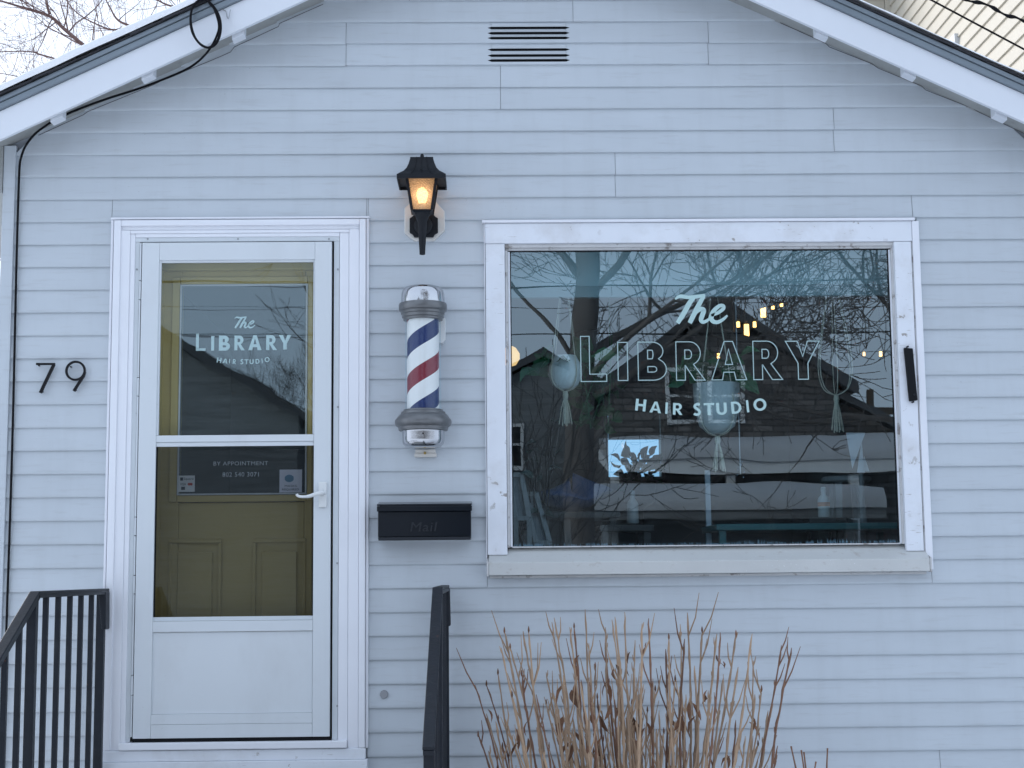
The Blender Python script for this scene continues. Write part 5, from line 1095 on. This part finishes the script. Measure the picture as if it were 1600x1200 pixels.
for px, py, L_ in [(884, 1080, .085), (893, 1090, .08), (905, 1035, .05), (950, 1080, .07), (985, 1030, .05), (962, 1050, .045), (955, 1110, .075), (938, 1130, .085), (968, 1115, .06), (985, 1125, .075), (1018, 1130, .08), (1082, 1110, .075), (1088, 1130, .08), (1062, 1130, .07), (1170, 1140, .085), (1175, 1130, .07), (806, 1150, .09), (812, 1170, .085), (880, 1150, .085), (898, 1155, .07), (762, 1120, .06), (1010, 1140, .05), (925, 1125, .05), (1050, 1135, .06), (1135, 1190, .06), (1100, 1095, .05), (1000, 1165, .07), (940, 1165, .08), (900, 1180, .08), (1070, 1180, .08), (825, 1165, .06), (1120, 1035, .03), (1130, 1045, .03), (1010, 1015, .03)]:
  for _ in range(1 + (rng.random() < .45)):
    p = at(px + rng.gauss(0, 6) * _, py - 12 + rng.gauss(0, 14) * _, -.55 + rng.uniform(-.25, .1)); mb = MB(); leaf_mesh(mb, p, (rng.gauss(0, .35), rng.gauss(0, .3), -1), L_, L_ * rng.uniform(.09, .17), rng); obj('dead_leaf', mb, m_deadleaf, sh, smooth=60)
lo_ = thing('low_shrub', 'few low bare twigs poking up at the lower right', 'shrub', (1.35, -.6, 0))
for px, py in ((1236, 1166), (1252, 1172), (1293, 1169), (1256, 1175), (1275, 1190)):
    tip = at(px, py, -.6); b0 = V((1.28, -.6, .1)); P_ = catmull([b0, b0.lerp(tip, .5) + V((rng.gauss(0, .02), 0, .03)), b0.lerp(tip, .8) + V((rng.gauss(0, .01), 0, 0)), tip], 6)
    mb = MB().tube(P_, [.006 * (1 - .6 * k_ / len(P_)) * (1.4 if k_ % 4 == 2 else 1) for k_ in range(len(P_))], 6); obj('stem', mb, m_stem2, lo_, smooth=60)
# ------------------------------------------------------------------ things inside the shop
def planter(name, label, px, ytop, ybot, hw_px, ytail, Y, ceil_px, style, seed):
    """pot in a macrame hanger"""
    rng = random.Random(seed); c = at(px, (ytop + ybot) / 2, Y); k = (6.614 + Y) / 2400; zt_, zb_ = at(px, ytop, Y).z, at(px, ybot, Y).z; r = hw_px * k
    t = thing(name, label, 'planter', (c.x, Y, at(px, ytail, Y).z))
    if style == 'round': pf = [(r * .35, zb_), (r * .72, zb_ + (zt_ - zb_) * .12), (r * .97, zb_ + (zt_ - zb_) * .42), (r * .95, zb_ + (zt_ - zb_) * .68), (r * .7, zb_ + (zt_ - zb_) * .93), (r * .62, zt_), (r * .56, zt_), (r * .5, zt_ - .02)]
    elif style == 'bowl': pf = [(r * .35, zb_), (r * .75, zb_ + (zt_ - zb_) * .15), (r * .95, zb_ + (zt_ - zb_) * .5), (r, zt_), (r * .93, zt_), (r * .86, zt_ - .03)]
    else: pf = None
    if pf: obj('pot', MB().lathe(c.x, Y, pf, 28), m_whitepot if style == 'round' else m_pot, t, smooth=50)
    ztop = RZ1
    for i in range(6 if style == 'open' else 4):
        a = 2 * math.pi * (i + .4) / (6 if style == 'open' else 4); cx_, cy_ = math.cos(a), math.sin(a); R_ = r * 1.03
        pts = [(c.x, Y, zb_ - .012), (c.x + cx_ * R_ * .7, Y + cy_ * R_ * .7, zb_ + (zt_ - zb_) * .08), (c.x + cx_ * R_, Y + cy_ * R_, zb_ + (zt_ - zb_) * .45), (c.x + cx_ * R_ * .85, Y + cy_ * R_ * .85, zt_), (c.x + cx_ * R_ * .3, Y + cy_ * R_ * .3, zt_ + (ztop - zt_) * .35), (c.x, Y, zt_ + (ztop - zt_) * .6)]
        obj('cord', MB().tube(catmull(pts, 4), .0026, 5), m_rope, t)
    obj('cord', MB().tube([(c.x, Y, zt_ + (ztop - zt_) * .6), (c.x, Y, ztop)], .004, 5), m_rope, t)
    tl = at(px, ytail, Y).z
    mb = MB(); mb.lathe(c.x, Y, [(.011, zb_ - .045), (.014, zb_ - .03), (.011, zb_ - .01)], 10)
    for i in range(16):
        a = rng.uniform(0, 6.28); e = rng.uniform(.2, 1) * .034
        mb.tube([(c.x + .006 * math.cos(a), Y + .006 * math.sin(a), zb_ - .04), (c.x + e * .6 * math.cos(a), Y + e * .6 * math.sin(a), (zb_ + tl) / 2), (c.x + e * math.cos(a), Y + e * math.sin(a), tl + rng.uniform(0, .02))], .0026, 4)
    obj('tassel', mb, m_rope, t)
    return t, c, zt_, r
def foliage(t, c, z, n, spread, drop, size, seed, m=m_green, up=.1):
    rng = random.Random(seed)
    for i in range(n):
        a = rng.uniform(0, 6.28); rr = rng.uniform(.1, 1) * spread; p = V((c.x + rr * math.cos(a), c.y + rr * math.sin(a) * .8, z + up * rng.random() - drop * rng.random() * (rr / spread)))
        mb = MB(); leaf_mesh(mb, p, (math.cos(a), math.sin(a), rng.uniform(-1.2, .3)), size * rng.uniform(.7, 1.2), size * .33, rng); obj('leaf', mb, m, t, smooth=60)
t, c, z_, r_ = planter('macrame_planter', 'round white pot in a macrame hanger at the left of the window', 883, 556, 608, 28, 666, .42, 880, 'round', 1); foliage(t, c, z_, 14, .14, .16, .10, 2)
t, c, z_, r_ = planter('macrame_planter', 'wide pale bowl in a macrame hanger below the window lettering', 1120, 600, 678, 37, 738, .46, 1120, 'bowl', 2); foliage(t, c, z_, 26, .17, .05, .11, 3, up=.16)
t, c, z_, r_ = planter('macrame_planter', 'empty knotted macrame hanger at the right of the window', 1305, 535, 614, 28, 677, .50, 1305, 'open', 3)
# hanging pothos by the trunk reflection
pt = thing('trailing_plant', 'green trailing plant hanging left of the window lettering', 'plant', at(925, 660, .9)); c = at(925, 545, .9)
obj('pot', MB().lathe(c.x, .9, [(.05, c.z - .02), (.085, c.z + .08), (.075, c.z + .08)], 20), m_darkwood, pt, smooth=50)
rngp = random.Random(12)
for i in range(46):
    q = at(925 + rngp.gauss(0, 18), rngp.uniform(535, 662), .9 + rngp.gauss(0, .05)); mb = MB(); leaf_mesh(mb, q, (rngp.gauss(0, .7), -.5, rngp.uniform(-1, .2)), rngp.uniform(.06, .10), .032, rngp); obj('leaf', mb, m_green, pt, smooth=60)
for i in range(5):
    xq = c.x + rngp.gauss(0, .05); obj('vine', MB().tube([(xq, .9, RZ1 if i == 0 else c.z + .07), (xq + rngp.gauss(0, .02), .88, c.z - .1), (xq + rngp.gauss(0, .05), .87, c.z - .4)], .004, 4), m_green, pt)
# pendant lamps with glowing filament bulbs
def bulb(parent_name, label, px, py, Y, s, kind, zc=None):
    p = at(px, py, Y); t = thing(parent_name, label, 'light bulb', (p.x, Y, p.z), 'glowing filament bulbs in the shop')
    if kind == 'long': pf = [(.002, -1.0), (.35, -.93), (.46, -.6), (.46, .5), (.36, .85), (.24, 1.05), (.22, 1.15)]
    else: pf = [(.002, -.85), (.5, -.72), (.85, -.25), (.85, .25), (.5, .72), (.26, .95), (.24, 1.1)]
    obj('envelope', MB().lathe(p.x, Y, [(r_ * s, p.z + z_ * s) for r_, z_ in pf], 18), g_clear, t, smooth=60)
    f = MB()
    for i in range(6):
        a = i * 1.047; w_ = .27 if kind == 'long' else .22; hh = .8 if kind == 'long' else .5
        f.tube([(p.x + w_ * s * math.cos(a), Y + w_ * s * math.sin(a), p.z - hh * s), (p.x + w_ * s * .9 * math.cos(a), Y + w_ * s * .9 * math.sin(a), p.z + hh * s)], s * (.085 if kind == 'long' else .10), 5)
    obj('filament', f, e_fil, t)
    obj('socket', MB().lathe(p.x, Y, [(.26 * s, p.z + 1.12 * s), (.30 * s, p.z + 1.2 * s), (.30 * s, p.z + 1.75 * s), (.15 * s, p.z + 1.9 * s)], 14), m_darkwood, t, smooth=50)
    zc = RZ1 if zc is None else zc
    if p.z + 1.9 * s < zc: obj('flex', MB().tube([(p.x, Y, p.z + 1.85 * s), (p.x, Y, zc)], .003, 5), m_cable, t)
    return t
bulb('filament_bulb', 'long glowing filament bulb just right of the script word', 1166.5, 516, 1.5, .040, 'long')
bulb('filament_bulb', 'small round bulb left of the lower long filament bulb', 1153.5, 507, 1.7, .030, 'round'); bulb('filament_bulb', 'small round bulb right of the lower long filament bulb', 1179, 507, 1.7, .030, 'round')
bulb('filament_bulb', 'long glowing filament bulb under the valance hem', 1192.5, 486, 2.0, .044, 'long')
bulb('filament_bulb', 'small bulb just right of the upper long filament bulb', 1207.5, 479, 2.3, .030, 'round'); bulb('filament_bulb', 'rightmost small bulb of the upper filament cluster', 1221, 475, 2.5, .030, 'round')
bulb('filament_bulb', 'single small bulb behind the outlined letter A', 1122.5, 556, 3.2, .030, 'round')
bulb('filament_bulb', 'small far bulb left of its pair near the right window edge', 1350, 553, 1.7, .020, 'round'); bulb('filament_bulb', 'small far bulb at the right window edge', 1376, 553, 1.7, .026, 'round')
bl = thing('globe_lamp', 'warm glowing globe lamp cut off by the left window edge', 'lamp', at(799, 580, .5)); p = at(798, 557, .5)
obj('globe', MB().lathe(p.x, .5, [(.003, p.z - .048), (.025, p.z - .04), (.042, p.z - .012), (.042, p.z + .014), (.025, p.z + .04), (.01, p.z + .048)], 20), e_bulb, bl, smooth=60)
obj('flex', MB().tube([(p.x, .5, p.z + .047), (p.x, .5, RZ1)], .003, 5), m_cable, bl)
# dark fan-like lamp bars at the ceiling
for px, py, lb in ((1195, 478, 'upper'), (1150, 530, 'lower')):
    Yb = 2.0 if lb == 'upper' else 1.5; p = at(px, py, Yb); t = thing('lamp_bar', 'dark wooden bar carrying the %s cluster of bulbs' % lb, 'lamp bar', (p.x, Yb, p.z))
    q0 = at(px - 38, py + (8 if lb == 'upper' else -12), Yb); q1 = at(px + 30, py - 12 if lb == 'upper' else py + 6, Yb)
    obj('bar', MB().bar(q0, q1, .03, .022), m_darkwood, t); obj('rod', MB().tube([q0.lerp(q1, .5), (q0.lerp(q1, .5).x, Yb, RZ1)], .006, 6), m_darkwood, t)
# crystal drop on a chain
p = at(1157, 748, .55); t = thing('crystal_chain', 'thin chain with small crystals hanging in the window', 'ornament', p)
obj('chain', MB().tube([(p.x, .55, p.z + .02), (p.x, .55, RZ1)], .0022, 5), m_plastic, t)
for i in range(7): obj('crystal', MB().lathe(p.x + random.Random(i).uniform(-.02, .02), .55, [(.0005, p.z + i * .012), (.004, p.z + .005 + i * .012), (.0005, p.z + .011 + i * .012)], 6), m_chrome, t)
# furniture and goods along the window
def table(name, label, x0, x1, y0, y1, zt_, m, leg=.03):
    t = thing(name, label, 'table', ((x0 + x1) / 2, (y0 + y1) / 2, RZ0)); boxo('top', x0, x1, y0, y1, zt_ - .03, zt_, m, t, .004)
    for a in (x0 + .03, x1 - .03):
        for b in (y0 + .03, y1 - .03): boxo('leg', a - leg / 2, a + leg / 2, b - leg / 2, b + leg / 2, RZ0, zt_ - .031, m, t)
    return t
m_teal = mat('teal_paint', (.05, .16, .15), .5)
a = at(1105, 822, .8); b = at(1398, 822, .8); table('display_table', 'low teal display table at the right of the window', a.x, b.x, .5, 1.0, a.z, m_teal)
a = at(940, 822, .7); b = at(1010, 822, .7); table('bottle_table', 'small dark table under the white bottle in the window', a.x - .02, b.x + .02, .55, .85, a.z, m_darkwood)
def bottle(name, label, px, ytop, ybot, hw_px, Y, m, band=None, mcap=None):
    z0, z1 = at(px, ybot, Y).z, at(px, ytop, Y).z; k = (6.614 + Y) / 2400; r = hw_px * k; c = at(px, ybot, Y); h = z1 - z0
    t = thing(name, label, 'bottle', (c.x, Y, z0)); obj('body', MB().lathe(c.x, Y, [(r * .94, z0), (r, z0 + .006), (r, z0 + h * .58), (r * .85, z0 + h * .66), (r * .42, z0 + h * .76), (r * .38, z0 + h * .86)], 22), m, t, smooth=50)
    obj('cap', MB().lathe(c.x, Y, [(r * .45, z0 + h * .862), (r * .45, z1), (r * .2, z1 + .004)], 16), mcap or m, t, smooth=50)
    if band: obj('band', MB().lathe(c.x, Y, [(r * 1.015, z0 + h * .36), (r * 1.015, z0 + h * .50)], 22), band, t)
bottle('spray_bottle', 'tall white bottle standing left of centre in the window', 989, 767, 818, 9, .7, m_greywood, None, m_greywood)
bottle('orange_banded_bottle', 'pale bottle with an orange band at the right of the window', 1288, 762, 808, 9.5, .75, m_pot, mat('orange_band', (.5, .16, .05), .5))
a = at(1288, 809, .75); table('bottle_shelf', 'narrow shelf under the orange banded bottle', a.x - .09, a.x + .09, .67, .83, a.z - .002, m_darkwood)
def a_stool(name, label, px, yt, yb, Y, wid):
    c = at(px, yt, Y); t = thing(name, label, 'stool', (c.x, Y, RZ0)); zt_ = c.z
    obj('seat', MB().lathe(c.x, Y, [(wid * .9, zt_ - .03), (wid, zt_ - .022), (wid, zt_ - .006), (wid * .94, zt_)], 24), m_greywood, t, smooth=50)
    for i in range(4):
        q = math.pi / 4 + i * math.pi / 2; obj('leg', MB().bar((c.x + wid * .6 * math.cos(q), Y + wid * .6 * math.sin(q), zt_ - .03), (c.x + wid * 1.25 * math.cos(q), Y + wid * 1.25 * math.sin(q), RZ0), .016, .016), m_greywood, t)
    for i in range(2): obj('stretcher', MB().tube([(c.x - wid * .8, Y + (-1) ** i * wid * .8, RZ0 + .3), (c.x + wid * .8, Y + (-1) ** i * wid * .8, RZ0 + .3)], .011, 8), m_greywood, t)
a_stool('wooden_stool', 'grey wooden stool with splayed legs at the right of the window', 1322, 745, 860, .9, .12)
a_stool('wooden_stool', 'grey wooden stool with splayed legs at the left of the window', 868, 778, 860, .8, .11)
# white folded-paper figure on a post
a = at(1342, 742, .7); t = thing('paper_ornament', 'white folded paper ornament high at the right of the window', 'ornament', a)
for tri in ([(1322, 676), (1352, 676), (1332, 732)], [(1340, 738), (1347, 690), (1352, 738)], [(1348, 736), (1352, 712), (1360, 736)]):
    q = [at(a_, b_, .7) for a_, b_ in tri]; obj('fold', MB().prism([(v.x, v.z) for v in q], .70 + .01 * len(t.children), .704 + .01 * len(t.children)), m_paper, t)
obj('stand', MB().tube([(at(1346, 738, .72).x, .745, RZ0), (at(1346, 700, .72).x, .745, at(1346, 690, .72).z)], .012, 8), m_greywood, t)
# slender white posts of a rack
a = at(1105, 735, .9)
t = thing('garment_rack', 'white upright rack post in the middle of the window', 'rack', (a.x, .9, RZ0)); boxo('post', a.x - .012, a.x + .012, .89, .91, RZ0, a.z, m_farwhite, t); boxo('foot', a.x - .02, a.x + .02, .7, 1.1, RZ0, RZ0 + .03, m_farwhite, t)
# frames leaning at the left, blue cloth, plants
def lean_frame(label, px0, px1, yt, yb, Y, tilt):
    a = at(px0, yb, Y); b = at(px1, yt, Y); t = thing('picture_frame', label, 'frame', ((a.x + b.x) / 2, Y, a.z)); w_ = .022; sh = (b.z - a.z) * tilt
    def bar(p, q): return obj('frame_side', MB().bar(p, q, w_ / 2, .01), m_greywood, t)
    c0, c1, c2, c3 = V((a.x, Y, a.z)), V((b.x, Y, a.z)), V((b.x + sh, Y + .08, b.z)), V((a.x + sh, Y + .08, b.z)); bar(c0, c1); bar(c1, c2); bar(c2, c3); bar(c3, c0)
    obj('backing', MB().add([tuple(c0 + V((0, .008, 0))), tuple(c1 + V((0, .008, 0))), tuple(c2 + V((0, .008, 0))), tuple(c3 + V((0, .008, 0)))], [(0, 1, 2, 3)]), m_wallin, t)
    # easel legs down to the floor
    for q in (c0, c1): obj('leg', MB().bar(q, (q.x, Y + .01, RZ0), .011, .009), m_greywood, t)
lean_frame('grey picture frame leaning at the lower left window corner', 806, 826, 740, 810, .45, -.15)
lean_frame('wide picture frame leaning behind the lower left corner', 838, 858, 770, 848, .5, -.25)
bxo = thing('folded_cloth', 'heap of blue cloth at the lower left of the window', 'cloth', at(895, 790, .7)); mb = MB(); c = at(893, 778, .7); n1, n2 = 22, 12
for j in range(n2 + 1):
    for i in range(n1):
        a = 2 * math.pi * i / n1; v = j / n2; rr = .135 * math.sin(max(.02, v) * math.pi * .98) * (1 + .35 * noise.noise((math.cos(a) * 2, math.sin(a) * 2, v * 4)))
        mb.v.append((c.x + rr * math.cos(a) * 1.25, .75 + rr * math.sin(a), c.z - .07 + .15 * v * (1 + .4 * noise.noise((math.cos(a) * 1.5, math.sin(a) * 1.5, 9)))))
for j in range(n2):
    for i in range(n1): mb.f.append((j * n1 + i, j * n1 + (i + 1) % n1, (j + 1) * n1 + (i + 1) % n1, (j + 1) * n1 + i))
obj('cloth', mb, m_blue, bxo, smooth=80)
c2 = c.z - .07; table('side_table', 'low table under the blue cloth', c.x - .22, c.x + .22, .58, .95, c2, m_darkwood)
fp = thing('floor_plant', 'dark spiky house plant at the lower left of the window', 'plant', (at(835, 700, .6).x, .6, RZ0)); rngp = random.Random(3); c = at(835, 720, .6)
obj('pot', MB().lathe(c.x, .6, [(.08, RZ0), (.12, RZ0 + .25), (.11, RZ0 + .25)], 20), m_darkwood, fp, smooth=50)
for i in range(16):
    a = rngp.uniform(0, 6.28); e = V((c.x + rngp.uniform(.05, .26) * math.cos(a), .6 + rngp.uniform(.03, .15) * math.sin(a), c.z + rngp.uniform(-.15, .25)))
    P_ = catmull([(c.x, .6, RZ0 + .2), (c.x + (e.x - c.x) * .35, .6, (RZ0 + .2) * .4 + e.z * .6), e], 5); obj('branch', MB().tube(P_, [.006 - .0004 * k_ for k_ in range(len(P_))], 5), m_darkwood, fp)
    for _ in range(2):
        mb = MB(); leaf_mesh(mb, P_[-1 - rngp.randint(0, 3)], (rngp.gauss(0, 1), rngp.gauss(0, 1), rngp.gauss(0, .6)), .07, .02, rngp); obj('leaf', mb, mat('dark_leaf', (.02, .05, .035), .5), fp, smooth=60)
# flowers in the back window
vs = thing('window_plant', 'round leafy plant standing before the bright rear window', 'plant', at(1000, 800, 4.6)); rngp = random.Random(9); c = at(998, 742, 4.6)
zc_ = c.z
obj('stand', MB().lathe(c.x, 4.6, [(.12, RZ0), (.1, RZ0 + .02), (.03, RZ0 + .06), (.03, zc_ - .25), (.11, zc_ - .2), (.13, zc_ - .05), (.11, zc_ - .05)], 18), m_darkwood, vs, smooth=50)
for i in range(60):
    d = V((rngp.gauss(0, 1), rngp.gauss(0, .5), rngp.gauss(.3, .7))).normalized(); mb = MB(); leaf_mesh(mb, c + d * .17 * rngp.random() + V((0, 0, .02)), d, .09, .03, rngp); obj('leaf', mb, m_green, vs, smooth=60)
